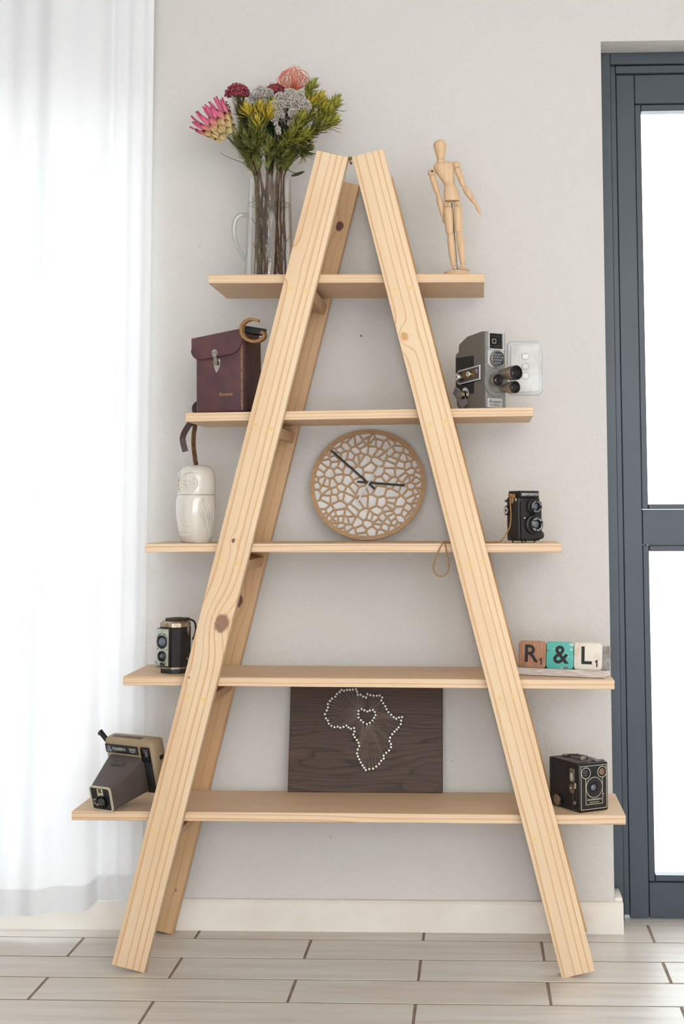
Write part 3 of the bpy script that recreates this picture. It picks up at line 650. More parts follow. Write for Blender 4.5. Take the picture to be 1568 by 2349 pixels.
# ------------------------------------------------------------------ artist's mannequin
MY = .12
t_ = P(1048, 625, MY); MX, MZ = t_.x, top(0, t_.x) + .0004; mo = Vector((MX, MY, MZ))
man = thing('artist_mannequin', 'jointed pale wooden artist mannequin leaning on its stand on the top board', 'mannequin', mo)
m_man = wood('limewood', (228, 194, 156), (216, 176, 134), 'Z', (.05, .02), .012, 3., .006, fine=.1, rough=.4); m_dark = M('dark_slot', (60, 44, 36), .8)
def mp(px, py, dy=0): return P(px, py, MY + dy) - mo
def lb(name, a, c, prof, par=man, n=18): return MB().limb(a, c, [(t_, r_ * (1.08 if name != 'stand_base' else 1)) for t_, r_ in prof], n).build(name, m_man, par)
lb('stand_base', (0, 0, 0), (0, 0, .0185), [(0, .0335), (.6, .0335), (.85, .032), (1, .029)], n=40)
MB().tube([Vector((.001, .006, .017)), mp(1036, 466, .008)], .0014, 8).build('stand_rod', m_chrome, man)
lb('head', mp(1010.5, 366), mp(1007.8, 321), [(0, .0075), (.01, .0083), (.15, .0096), (.4, .0122), (.62, .0145), (.76, .0148), (.88, .0127), (.95, .0095), (.99, .0045), (1, .001)])
lb('neck', mp(1010, 377), mp(1010.2, 365), [(0, .008), (.3, .0088), (.7, .0088), (1, .006)])
def tor(sec):     # (centre px, centre py, half width, half depth, tilt)
    out = []
    for (x_, y_, hw, hd, tl_) in sec:
        c_ = mp(x_, y_); ux = Vector((math.cos(tl_), 0, math.sin(tl_))); ring = []
        for k in range(24):
            a = 2 * math.pi * k / 24; ca, sa = math.cos(a), math.sin(a); ring.append(c_ + ux * (hw * abs(ca) ** .8 * (1 if ca > 0 else -1)) + Vector((0, hd * abs(sa) ** .8 * (1 if sa > 0 else -1), 0)))
        out.append(ring)
    return MB().loft(out)
tor([(1014, 371.5, .010, .007, .14), (1014.5, 373.5, .019, .011, .14), (1016, 379, .0235, .0145, .15), (1018, 386, .0245, .0155, .17), (1021.5, 396, .0215, .0155, .19), (1025.5, 407, .0175, .014, .22), (1029, 416, .0142, .0125, .26), (1030.2, 419.5, .0128, .0115, .27)]).build('chest', m_man, man)
lb('waist', mp(1030, 428), mp(1030.5, 415), [(0, .010), (.3, .0125), (.6, .0125), (1, .010)])
tor([(1032.3, 424.5, .0115, .010, 0), (1032.6, 427, .0138, .0115, 0), (1033.5, 436, .0168, .0135, 0), (1035, 448, .0188, .015, 0), (1036, 458, .0192, .0155, .02), (1036.2, 461.5, .0185, .015, .02)]).build('pelvis', m_man, man)
def ballp(name, px, py, r, dy=0): return MB().ball(mp(px, py, dy), r, 16, 12).build(name, m_man, man)
for q, dy in ((989.4, 396.5), -.004), ((1046, 378.7), 0): ballp('shoulder_joint', *q, .0096, dy)
MB().disc((mp(991, 396).x, mp(991, 396).z), .0027, -.0142, -.011, 10).build('screw_hole', m_dark, man)
UA = [(0, .006), (.04, .0075), (.5, .0071), (.97, .0054), (1, .0046)]; FA = [(0, .0055), (.05, .0067), (.35, .0077), (.9, .005), (1, .0042)]
lb('upper_arm', mp(990.8, 404), mp(1003.5, 444.5), UA); lb('elbow', mp(1003.5, 443), mp(1007, 454), [(0, .0042), (1, .0042)]); lb('forearm', mp(1006, 451, .004), mp(1016, 496, .010), FA)
lb('hand', mp(1016, 495, .012), mp(1023, 517, .016), [(0, .0025), (.15, .004), (.45, .0052), (.8, .0035), (1, .001)])
lb('upper_arm', mp(1048, 386.5), mp(1062.7, 427.5), UA); lb('elbow', mp(1062, 425), mp(1066.5, 434), [(0, .0042), (1, .0042)]); lb('forearm', mp(1065, 430.5), mp(1089.5, 466.5), FA)
lb('hand', mp(1089.5, 466), mp(1102.9, 493), [(0, .003), (.12, .0036), (.18, .0028), (.3, .0045), (.5, .0046), (.8, .0026), (1, .0006)])
THI = [(0, .0085), (.03, .0096), (.15, .0102), (.6, .0098), (.95, .0083), (.99, .0075), (1, .006)]; SHI = [(0, .0065), (.04, .0078), (.25, .0089), (.6, .0078), (.97, .0058), (1, .005)]
ballp('hip_joint', 1026.6, 470.5, .0089); ballp('hip_joint', 1048.2, 469, .0089)
for (x_, y_) in ((1026.4, 472), (1048, 471)): MB().box(mp(x_, y_) + Vector((0, -.0088, 0)), (.0008, .001, .009)).build('joint_slot', m_dark, man)
lb('thigh', mp(1027, 477), mp(1031.2, 537), THI); lb('thigh', mp(1049.4, 475.5), mp(1052, 533.5), THI)
lb('knee', mp(1031.2, 535), mp(1033, 545), [(0, .006), (.5, .0066), (1, .006)]); lb('knee', mp(1052, 532), mp(1053.8, 541), [(0, .006), (.5, .0066), (1, .006)])
lb('shin', mp(1032.8, 542), mp(1039.8, 610), SHI); lb('shin', mp(1053.5, 538.5), mp(1061.4, 605), SHI)
lb('ankle', mp(1039.8, 609), mp(1041, 617), [(0, .0032), (1, .0032)]); lb('ankle', mp(1061.2, 604), mp(1061, 613), [(0, .0032), (1, .0032)])
def foot(c_, yaw, L, Wd, H, pitch):
    b = MB(); n = 10; secs = []
    for k in range(n + 1):
        t = k / n; wd = Wd * math.sin(math.pi * (.12 + .83 * t)) ** .6; hh = H * (1 - .75 * t) * (1 if t > .05 else .6)
        secs.append([(wd / 2 * math.cos(math.pi * j / 8), -L * (t - .3), hh * math.sin(math.pi * j / 8)) for j in range(9)])
    b.loft(secs, m=T(*c_) @ RZ(yaw) @ RX(pitch)); b.build('foot', m_man, man)
foot(mp(1039.5, 623.5), -10, .03, .019, .0085, 0); foot(mp(1059, 618), 62, .032, .019, .009, 12)
# ------------------------------------------------------------------ leather camera case
BY = .115
bp = P(517, 944, .07); BX = bp.x; BZ = top(1, BX) + .0012
bag = thing('camera_case', 'worn burgundy leather camera case with silver clasp on the second board', 'case', (BX, BY, BZ), (0, -R(1.0), -R(16)))
m_lea = M('burgundy_leather', (101, 63, 64), .42, c2=(82, 54, 60), sc=26, bump=.0012, bsc=70, spec=.5)
m_lead = M('dark_burgundy_leather', (70, 34, 32), .5, c2=(56, 28, 28), sc=30, bump=.001, bsc=80); m_tan = M('raw_tan_leather_edge', (168, 124, 78), .8, c2=(138, 98, 60), sc=200)
m_gold = M('gold_stamp', (188, 138, 92), .5, .3)
w_, d_, h_ = .124, .10, .183
def slopetop(o, k=.085):
    for v_ in o.data.vertices: v_.co.z *= 1 + k * v_.co.x / w_ * min(1, max(0, v_.co.z / .1))
    return o
body = slopetop(MB().box((0, 0, h_ / 2), (w_, d_, h_), .006, 3).build('case_body', m_lea, bag))
slopetop(MB().box((w_ / 2 + .0006, .004, h_ / 2 - .002), (.003, d_ - .014, h_ - .012), .001).build('side_panel', m_lead, bag))
# flap: over the top and down the front with round corners
ov = .009; fp = [(-w_ / 2 - ov, h_ + .006), (w_ / 2 + .001, h_ + .006)] + [(w_ / 2 + .001 - .034 * (1 - math.cos(a)), .134 + .030 * (1 - math.sin(a))) for a in [math.pi / 2 * k / 6 for k in range(7)]] + [(-w_ / 2 - ov + .028 * (1 - math.sin(a)), .134 - .002 + .028 * (1 - math.cos(a))) for a in [math.pi / 2 * k / 6 for k in range(7)]]
flap = MB().prism(fp, -d_ / 2 - .005, -d_ / 2 + .001, bev=.0015).box((-ov / 2, .0, h_ + .003), (w_ + ov, d_ + .004, .006), .002)
slopetop(flap.build('flap', m_lea, bag))
slopetop(MB().tube([(p[0], -d_ / 2 - .0045, p[1]) for p in fp[1:]], .0011, 6).build('flap_piping', m_lead, bag))
MB().tube([(w_ / 2 - .004, -d_ / 2 + .001, z) for z in (.004, .06, .12, .17)], .003, 8).build('edge_binding', M('scuffed_binding', (112, 74, 60), .6, c2=(150, 112, 82), sc=240), bag)
cl_ = MB(); yf = -d_ / 2 - .0055
cp = MB().disc((-.009, .143), .0078, yf - .0012, yf, 20, bev=.0004); cp.box((-.009, yf - .001, .136), (.009, .0016, .012), .0005); cp.build('clasp_plate', m_chrome, bag)
td = [(-.006 + .0085 * math.sin(a) * (1 - .25 * math.cos(a)), .115 + .02 * -math.cos(a) * (1 if math.cos(a) > 0 else 1)) for a in [2 * math.pi * k / 24 for k in range(24)]]
MB().prism(td, -d_ / 2 - .0022, -d_ / 2, bev=.0012).build('clasp_backplate', m_chrome, bag)
hs = MB().box((-.0065, yf - .002, .125), (.0085, .005, .016), .001); hs.tube([(-.014, yf - .003, .12), (.001, yf - .003, .12)], .0018, 8); hs.ball((-.004, yf - .003, .117), .0045, 10, 8); hs.build('clasp_latch', m_dullmetal, bag)
for x_ in (-.0135, -.0045): MB().disc((x_, .1435), .0014, yf - .0016, yf - .001, 10).build('rivet', m_brass, bag)
MB().text('Revere', .0125, T(.0155, -d_ / 2 - .0003, .043), shear=.35, bold=.01).build('gold_lettering', m_gold, bag, 'gold stamped maker lettering')
# stitched side tab and black carrying handle on the right hand side
MB().box((w_ / 2 + .0025, -.01, .13), (.002, .026, .05), .0009).build('strap_tab', m_lead, bag)
MB().tube(smooth([(w_ / 2 - .012, -.036, .187), (w_ / 2 - .002, -.038, .1955), (w_ / 2 + .02, -.036, .192), (w_ / 2 + .05, -.03, .186)], 6), 0, flat=(.016, .007, (0, .3, 1))).build('handle', M('black_strap', (22, 26, 28), .5), bag)
inv = bag.matrix_basis.inverted()
def loc_(o, px, py, Y): return (T(*o.location) @ o.rotation_euler.to_matrix().to_4x4()).inverted() @ P(px, py, Y)
curl = [(1050, 222), (1000, 205), (940, 198), (865, 228), (815, 305), (822, 395), (865, 460), (950, 500), (1050, 496), (1115, 455), (1128, 410), (1105, 382), (1085, 405)]
MB().tube(smooth([loc_(bag, 420 + x * .1658, 700 + y * .1658, .047) for x, y in curl], 5), 0, flat=(.014, .0068, (0, 1, 0))).build('curled_strap', m_tan, bag, 'curled loose end of the strap with raw tan edge')
ex = TOP[1][0].x
s1 = [P(455, 925, .15), P(448, 932, .15), P(447, 941, .15), Vector((ex + .006, .15, top(1, ex) + .003)), Vector((ex - .004, .15, top(1, ex) + .002)), Vector((ex - .006, .15, top(1, ex) - .015)), P(434, 974, .15), P(424, 990, .145), P(419, 1004, .14), P(420, 1016, .14), P(425, 1036, .14)]
MB().tube([loc_(bag, 0, 0, 0) * 0 + (T(*bag.location) @ bag.rotation_euler.to_matrix().to_4x4()).inverted() @ q for q in smooth(s1, 5)], 0, flat=(.0145, .002, (.85, .5, 0))).build('hanging_strap', m_lead, bag, 'strap hanging over the end of the board')
s2 = [Vector((ex - .004, .165, top(1, ex) + .0015)), Vector((ex - .0045, .165, top(1, ex) - .012)), P(447, 976, .165), P(444, 1000, .165), P(444, 1026, .165), P(449, 1064, .165), P(453, 1090, .165)]
MB().tube([(T(*bag.location) @ bag.rotation_euler.to_matrix().to_4x4()).inverted() @ q for q in smooth(s2, 5)], 0, flat=(.012, .003, (.35, .94, 0))).build('hanging_strap', M('brown_strap_edge', (120, 86, 58), .7, c2=(84, 50, 40), sc=150), bag)
# ------------------------------------------------------------------ movie camera
q = P(1112, 934, .06); mc = thing('movie_camera', 'grey vintage movie camera with three turret lenses on the second board', 'camera', (0, 0, 0), (0, 0, R(36)))
w_, d_, h_ = .060, .118, .180
mc.location = (q.x - .0105, .112, top(1, q.x) + .0008)
m_tx = M('grey_hammered_paint', (126, 119, 108), .6, c2=(112, 104, 94), sc=700, bump=.0006, bsc=1500, lo=.42, hi=.58); m_txf = M('pale_grey_casting', (138, 138, 130), .5, c2=(124, 124, 117), sc=500, lo=.4, hi=.6)
yf = -d_ / 2
side = [(yf, 0), (yf, h_), (yf + .012, h_ + .0005), (.010, h_ - .006), (.034, h_ - .017), (.044, h_ - .022), (.046, h_ - .040), (.056, h_ - .044), (.059, h_ - .052), (.059, .05), (.054, .014), (.044, 0)]
b = MB(); b.loft([[(x_, y_, z_) for y_, z_ in side] for x_ in (-w_ / 2, w_ / 2)]); bm_ = b.build('camera_body', m_tx, mc)
MB().box((0, yf + .0005, h_ / 2 - .001), (w_ - .001, .005, h_ - .003), .0018).build('front_casting', m_txf, mc)
MB().box((-w_ / 2 - .0003, .02, .082), (.0016, .072, .090), .0005).build('side_panel', m_leatherette, mc)
MB().lathe([(.011, 0), (.012, .006), (.009, .009)], 20, T(-.004, .047, h_ - .030) @ RX(-90)).build('eyepiece', m_blackgloss, mc)
# window hood
v_, f_ = flatcurve([rrect(.046, .042, .002, c=(0, h_ - .022)), rrect(.039, .036, .001, c=(-.0005, h_ - .022))], .005)
MB().add(v_, f_, T(0, yf - .004, 0)).build('finder_frame', m_silver, mc)
MB().box((0, yf - .0022, h_ - .022), (.04, .001, .037)).build('finder_window', m_blackgloss, mc)
for (wd, th) in ((.0275, .0007), (.0105, .0008)):
    v_, f_ = flatcurve([rrect(wd, wd * (.88 if wd > .02 else 1), .0012, c=(-.004, h_ - .022)), rrect(wd - 2 * th, (wd - 2 * th) * (.88 if wd > .02 else 1), .001, c=(-.004, h_ - .022))], .0004); MB().add(v_, f_, T(0, yf - .003, 0)).build('finder_mark', m_brass if wd > .02 else m_white, mc)
MB().prism([(-.023, h_ - .043), (.023, h_ - .043), (.023, h_ - .062), (.008, h_ - .085), (-.014, h_ - .083), (-.023, h_ - .076)], yf - .005, yf - .001, bev=.001).build('meter_plate', m_silver, mc)
mz = h_ - .064
MB().disc((.0, mz), .0195, yf - .014, yf - .004, 32, hole=.0168, bev=.001).build('meter_ring', m_dullmetal, mc)
MB().disc((0, mz), .017, yf - .0115, yf - .005, 28).build('light_meter_cell', m_lens, mc)
for k in range(4):
    for j in range(5):
        x_, z_ = (j - 2) * .0064 + (k % 2) * .0032, (k - 1.5) * .0066
        if math.hypot(x_, z_) < .0145: MB().ball((x_, yf - .0112, mz + z_), .0029, 8, 5, (1, .5, 1)).build('cell_bead', m_lensblue, mc)
tz = .060
MB().disc((0, tz), .0335, yf - .006, yf - .001, 48, bev=.001).build('turret', m_txf, mc)
v_ = MB().disc((0, tz), .0235, yf - .0068, yf - .005, 40, hole=.0225); v_.build('turret_ring', m_dullmetal, mc)
m_alu2 = M('warm_lens_barrel', (172, 156, 138), .35, .7, c2=(150, 134, 118), sc=80)
for (x_, z_, r_, L) in ((.014, tz + .020, .0172, .058), (.016, tz - .013, .0145, .050), (-.012, tz + .004, .0138, .021)):
    mm = T(x_, yf - .006, z_) @ RX(90)
    ln = MB().lathe([(r_ * .62, 0), (r_ * .68, .002), (r_ * .86, L * .55), (r_ * .88, L * .60), (r_ * .97, L * .62), (r_, L * .72), (r_ * 1.0, L * .93), (r_ * .97, L * .95)], 32, mm, False).build('lens_barrel', m_alu2, mc)
    MB().lathe([(r_ * .98, L * .94), (r_, L * .955), (r_, L), (r_ * .86, L), (r_ * .80, L * .9), (r_ * .72, L * .88), (r_ * .66, L * .8), (r_ * .5, L * .78), (.0, L * .77)], 32, mm, False).build('lens_rim', m_black, ln)
    MB().ball(mm @ Vector((0, 0, L * .775)), r_ * .46, 16, 10, (1, .25, 1)).build('front_glass', m_lens, ln)
for x_, z_ in ((-.019, tz + .018), (.005, tz - .0295)): MB().ball((x_, yf - .0065, z_), .0011, 8, 6).build('red_index_dot', M('red_dot', (190, 60, 50), .4), mc)
MB().box((-.004, yf - .003, .0125), (.042, .002, .021), .0005).build('name_plate', m_silver, mc)
for k in range(9): MB().box((-.004, yf - .0042, .004 + k * .0021), (.041, .0003, .0004)).build('plate_line', M('plate_grey', (140, 146, 148), .5) if k == 0 else bpy.data.materials['plate_grey'], mc)
MB().text('Revere', .0125, T(-.006, yf - .0045, .0155), shear=.5, bold=.0).build('brown_lettering', M('brown_print', (96, 66, 44), .5), mc)
MB().text('EYE-MATIC', .0052, T(-.006, yf - .0045, .0075), space=1.15).build('lettering', m_black, mc)
# things on its left hand side
sx_ = -w_ / 2 - .001
def onside(pts2, x0, x1, **k):   # polygon in (depth y, z) standing proud of the left side
    return MB().prism([(p[0], p[1]) for p in pts2], -x1, -x0, m=T(sx_, 0, 0) @ RZ(-90), **k)
def sd(u, v): return (u, v)
pl = [(-.048, .067), (.036, .060), (.046, .066), (.046, .090), (.040, .096), (-.048, .103)]
pl = [(-p[0], p[1]) for p in pl]
onside(pl, 0, .005, bev=.0015).build('winding_plate_rim', m_chrome, mc)
inn = [(-p[0] * 1.0, p[1]) for p in [(-.044, .070), (.034, .064), (.042, .068), (.042, .088), (.037, .092), (-.044, .099)]]
onside(inn, .004, .0056).build('winding_plate', M('smoked_metal', (84, 70, 74), .25, .8), mc)
onside([(-.022, .074), (.028, .075), (.028, .090), (-.022, .088)], .0052, .0062).build('brass_strip', m_brass, mc)
for (y_, z_, r_, t2) in ((.033, .079, .0095, .010), (-.008, .083, .0075, .006)):
    MB().lathe([(r_, 0), (r_, t2 * .7), (r_ * .8, t2), (r_ * .35, t2), (r_ * .3, t2 * .7)], 24, T(sx_ - .005, y_, z_) @ RY(-90)).build('knob', m_chrome, mc)
MB().box((sx_ - .006, -.036, .088), (.003, .006, .010), .001).build('catch', m_chrome, mc)
key = [(-.058, .041), (-.048, .057), (-.025, .0455), (-.004, .026), (0, .013), (-.019, .003)]
onside(key, .006, .0075, bev=.0007).build('winding_key', M('dark_chrome', (120, 108, 116), .2, .9), mc)
MB().tube([(sx_ - .0072, -p[0], p[1]) for p in key + key[:1]], .0007, 6).build('key_rim', m_chrome, mc)
MB().lathe([(.0155, 0), (.0155, .003), (.0145, .004)], 28, T(sx_, .015, .038) @ RY(-90)).build('key_boss', m_chrome, mc)
MB().lathe([(.0095, 0), (.0105, .004), (.0095, .008), (.006, .0095)], 24, T(sx_ - .006, .021, .036) @ RY(-90)).build('key_knob', m_dullmetal, mc)
# ------------------------------------------------------------------ owl jar
q = P(449, 1243, .12); ow = thing('owl_jar', 'glossy cream ceramic owl jar with lid on the third board', 'jar', (q.x, .12, top(2, q.x) + .0004), (0, 0, -R(46)))
m_cer = M('cream_glazed_ceramic', (231, 224, 212), .12, c2=(224, 216, 203), sc=12, spec=.6, coat=.6)
def sup(rx, ry, z, cy=0, p=2.3, n=40):
    o_ = []
    for k in range(n):
        a = 2 * math.pi * k / n; c_, s_ = math.cos(a), math.sin(a)
        o_.append((rx * math.copysign(abs(c_) ** (2 / p), c_), cy + ry * math.copysign(abs(s_) ** (2 / p), s_), z))
    return o_
bodyp = [(0, .0345, .031, .002), (.004, .0355, .033, .001), (.03, .0395, .039, -.001), (.06, .0435, .0435, -.002), (.085, .0462, .0450, -.002), (.103, .0465, .0440, -.001), (.110, .0455, .0425, 0), (.1125, .0440, .0415, 0)]
MB().loft([sup(a, b_, z, c_) for z, a, b_, c_ in bodyp]).build('jar_body', m_cer, ow, sharp=60)
lidp = [(.1135, .0448, .0425, 0), (.115, .0456, .0432, 0), (.13, .0452, .043, 0), (.148, .0440, .0425, 0), (.160, .0425, .0415, 0), (.170, .039, .039, .001), (.178, .032, .033, .002), (.183, .020, .021, .003), (.1845, .006, .006, .003)]
lid = MB().loft([sup(a, b_, z, c_) for z, a, b_, c_ in lidp]).build('lid', m_cer, ow, sharp=60)
MB().loft([sup(.0435, .0412, z, 0) for z in (.1122, .1138)]).build('lid_seam', M('seam_shadow_line', (150, 140, 124), .6), ow)
for s_ in (-1, 1):   # eye discs on the front of the face with radiating ribs, and the brow tufts
    mm = T(s_ * .0200, -.0372, .140) @ RZ(s_ * 25) @ RX(-4)
    e_ = MB(); e_.m = mm; e_.disc((0, 0), .0250, -.0010, .006, 32, bev=.0016); e_.build('eye_disc', m_cer, lid)
    e_ = MB(); e_.m = mm
    for k in range(12): a = math.pi * k / 6; e_.tube([(.005 * math.cos(a), -.0024, .005 * math.sin(a)), (.0225 * math.cos(a), -.0018, .0225 * math.sin(a))], .0009, 5)
    e_.ball((0, -.002, 0), .0045, 14, 10, (1, .45, 1)); e_.disc((0, 0), .0062, -.0028, -.001, 20, hole=.0050); e_.build('eye', m_cer, lid)
    MB().tube(smooth([(s_ * .003, -.0425, .150), (s_ * .013, -.0415, .163), (s_ * .028, -.033, .167), (s_ * .038, -.022, .165)], 5), [.0008 + .0016 * math.sin(math.pi * k / 15) for k in range(16)], 8).build('brow', m_cer, lid)
    # wing with long feathers
    wp_ = [(-.024, .104), (-.010, .107), (.012, .106), (.024, .098), (.028, .07), (.030, .04), (.028, .012), (.022, .006), (.010, .02), (-.006, .045), (-.020, .072), (-.027, .09)]
    cs = []
    for rr_ in (1.0, .96):
        for u_, z_ in wp_:
            a = (-s_ * 0 + (u_ / .045)); rad_ = .0445 - .010 * max(0, (.06 - z_) / .06) + (.0034 if rr_ < 1 else -.002)
            ang = math.pi / 2 * 1.0 - a; uu = u_ * rr_ / .044
            cs.append((s_ * rad_ * math.cos(uu), rad_ * math.sin(uu) * .97, .055 + (z_ - .055) * rr_))
    n_ = len(wp_); fs = [tuple(range(n_, 2 * n_))] + [(i, (i + 1) % n_, n_ + (i + 1) % n_, n_ + i) for i in range(n_)]
    MB().add(cs, fs).build('wing', m_cer, ow)
    for k in range(5):
        u0, u1 = -.016 + .009 * k, .014 + .0035 * k
        pt = []
        for j in range(8):
            t = j / 7; z_ = (.098 - .008 * k * 0) * (1 - t) + .014 * t; uu = (u0 + (u1 - u0) * t ** .8) / .044; rad_ = .0462 - .0085 * max(0, (.06 - z_) / .06)
            pt.append((s_ * rad_ * math.cos(uu), rad_ * math.sin(uu) * .97, z_))
        MB().tube(pt, .0019, 6).build('feather_rib', m_cer, ow)
MB().limb((0, -.0415, .147), (0, -.0445, .128), [(0, .002), (.3, .0042), (.7, .003), (1, .0006)], 10).build('beak', m_cer, lid)
for r_ in range(8):   # breast feather bumps
    for k in range(5):
        x_ = (k - 2) * .0085 + (r_ % 2) * .004; z_ = .100 - r_ * .0115; yy = -.0455 * math.sqrt(max(0, 1 - (x_ / .05) ** 2)) + .012 * max(0, (.06 - z_) / .06)
        MB().ball((x_, yy + .0015, z_), .0042, 8, 6, (.9, .5, 1.2)).build('breast_feather', m_cer, ow)
# ------------------------------------------------------------------ lattice clock leaning on the wall
R0 = .1440; tilt = R(16.2); c0 = P(844, 1113, .305)
ck = thing('wall_clock', 'round plywood clock with cut-out cell lattice and black hands, leaning on the wall', 'clock', (0, 0, 0), (-tilt, 0, 0))
m_ply = M('oak_veneer', (190, 152, 110), .5, c2=(174, 136, 96), sc=6, stretch=(14, 14, 60), bump=.0002, bsc=60)
zb_ = top(2, c0.x)
ck.location = (c0.x, WY - R0 * math.sin(tilt) - .008, zb_ + R0 * math.cos(tilt) + .0012)
rg = random.Random(11); seeds = []
while len(seeds) < 158:
    best = None
    for _ in range(24):
        a = rg.uniform(0, 6.2832); r_ = .134 * rg.random() ** .5; p = (r_ * math.cos(a), r_ * math.sin(a))
        dm = min([math.hypot(p[0] - q[0], p[1] - q[1]) for q in seeds] or [1]) * (1 + .9 * (r_ / .134) ** 3)
        if best is None or dm > best[0]: best = (dm, p)
        if rg.random() < .12: break
    seeds.append(best[1])
def clip(poly, nx, ny, c):
    o = []
    for i in range(len(poly)):
        a, b_ = poly[i], poly[(i + 1) % len(poly)]; da, db = a[0] * nx + a[1] * ny - c, b_[0] * nx + b_[1] * ny - c
        if da <= 0: o.append(a)
        if da * db < 0: t = da / (da - db); o.append((a[0] + (b_[0] - a[0]) * t, a[1] + (b_[1] - a[1]) * t))
    return o
loops = [[(R0 * math.cos(2 * math.pi * k / 120), R0 * math.sin(2 * math.pi * k / 120)) for k in range(120)]]
hw_ = .0021
for s_ in seeds:
    pl = [(.1335 * math.cos(2 * math.pi * k / 40), .1335 * math.sin(2 * math.pi * k / 40)) for k in range(40)]
    for q in seeds:
        if q is s_: continue
        nx, ny = q[0] - s_[0], q[1] - s_[1]; L = math.hypot(nx, ny)
        if L > .07: continue
        nx /= L; ny /= L; pl = clip(pl, nx, ny, (s_[0] + q[0]) / 2 * nx + (s_[1] + q[1]) / 2 * ny - hw_)
        if len(pl) < 3: break
    if len(pl) < 3: continue
    ar = abs(sum(pl[i][0] * pl[(i + 1) % len(pl)][1] - pl[(i + 1) % len(pl)][0] * pl[i][1] for i in range(len(pl)))) / 2
    if ar > 1.2e-5: loops.append(pl)
v_, f_ = flatcurve(loops, .004)
MB().add(v_, f_, T(0, -.004, 0)).build('lattice_face', m_ply, ck, sharp=30)
MB().disc((0, 0), R0 - .0006, -.0015, .0025, 96).build('backing_disc', M('white_backing', (236, 233, 229), .6), ck, 'white disc behind the lattice')
k_ = R0 / 547; hc = ((672 - 675) * k_, (636 - 622) * k_)
def hand(name, a, c_, w0, w1, y, mat):
    a = Vector(((a[0] - 675) * k_, (636 - a[1]) * k_ / .957)); c_ = Vector(((c_[0] - 675) * k_, (636 - c_[1]) * k_ / .957)); d = (c_ - a).normalized(); n = Vector((-d.y, d.x))
    MB().prism([tuple(a + n * w0 / 2), tuple(c_ + n * w1 / 2), tuple(c_ - n * w1 / 2), tuple(a - n * w0 / 2)], y - .0008, y).build(name, mat, ck)
hand('hour_hand', (575, 617), (1028, 655), .0052, .0056, -.0085, m_black); hand('minute_hand', (745, 688), (320, 320), .0054, .0050, -.0105, m_black); hand('second_hand', (580, 812), (912, 252), .0034, .0016, -.0125, m_white)
MB().disc((hc[0], hc[1]), .0026, -.0145, -.004, 14).build('spindle', m_brass, ck)
# ------------------------------------------------------------------ toy twin lens camera with twine
q = P(1199, 1243, .10); tc = thing('twin_lens_camera', 'black plastic twin lens camera with twine strap on the third board', 'camera', (0, 0, 0), (0, 0, R(29)))
w_, d_, h_ = .060, .062, .119
tc.location = (q.x + .004, .115, top(2, q.x) + .0004); yf = -d_ / 2; tcm = T(*tc.location) @ RZ(29)
MB().box((0, .004, .055), (w_, d_ - .008, .102), .004, 3).build('camera_body', m_black, tc)
MB().prism(rrect(w_ - .005, .088, .004, c=(.001, .0515)), yf - .001, yf + .008, bev=.001).build('front_panel', m_leatherette, tc)
MB().box((-.001, -.0, .1125), (w_ * .86, d_ * .93, .0165), .003, 2).build('finder_hood', m_black, tc)
MB().text('BEDFORDFLEX', .0076, T(.0005, -d_ * .93 / 2 - .0004, .1120), bold=.014, space=.95).build('lettering', m_white, tc)
def ringtext(par, txt, c_, rad, y, size, a0, a1, mat=m_white, name='ring_lettering'):
    b = MB(); n = len(txt)
    for i, ch in enumerate(txt):
        if ch == ' ': continue
        a = R(a0 + (a1 - a0) * i / max(1, n - 1)); b.text(ch, size, T(c_[0] + rad * math.sin(a), y, c_[1] + rad * math.cos(a)) @ RY(math.degrees(a)), bold=.02)
    return b.build(name, mat, par)
for (x_, z_, r0, r1, L, tx) in ((.004, .084, .0185, .0142, .019, 'DOUBLE LENS  REFLEX  '), (.004, .0425, .0235, .0165, .020, '1/125 SPEED LENS  PLANTARIAN LENS  ')):
    mm = T(x_, yf, z_) @ RX(90)
    lb_ = MB().lathe([(r0, 0), (r0, .003), (r0 * .93, .006), (r0 * .93, .009), (r1 * 1.06, .0105), (r1 * 1.06, L - .002), (r1, L), (r1 * .95, L), (r1 * .68, L - .003), (r1 * .66, L - .007), (0, L - .007)], 40, mm, False).build('lens_barrel', m_black, tc)
    for k in range(36): a = 2 * math.pi * k / 36; MB().box((x_ + r1 * 1.07 * math.cos(a), yf - L * .75, z_ + r1 * 1.07 * math.sin(a)), (.0009, L * .32, .0009)).build('grip_rib', m_black, lb_) if k % 2 == 0 else None
    MB().disc((x_, z_), r1 * .96, yf - L + .0004, yf - L + .002, 36, hole=r1 * .62).build('lens_ring', m_blackgloss, lb_)
    ringtext(lb_, tx, (x_, z_), r1 * .80, yf - L - .0002, r1 * .26, -100, 245)
    MB().ball((x_, yf - L + .0075, z_), r1 * .62, 20, 12, (1, .35, 1)).build('front_glass', m_lensblue, lb_)
MB().limb((-.021, yf - .001, .055), (-.0235, yf - .010, .0575), [(0, .0016), (.8, .0016), (.82, .0026), (1, .0022)], 10).build('shutter_lever', m_dullmetal, tc)
kb = MB().lathe([(.0105, 0), (.0115, .002), (.0115, .006), (.010, .007)], 28, T(-w_ / 2, .022, .075) @ RY(-90)).build('film_dial', m_black, tc)
MB().lathe([(.0085, 0), (.0085, .0004), (.0040, .0004), (.0040, 0)], 24, T(-w_ / 2 - .0069, .022, .075) @ RY(-90), False).build('dial_scale', m_white, kb)
MB().lathe([(.009, 0), (.009, .008), (.007, .010)], 24, T(w_ / 2, -.016, .017) @ RY(90)).build('focus_knob', m_black, tc)
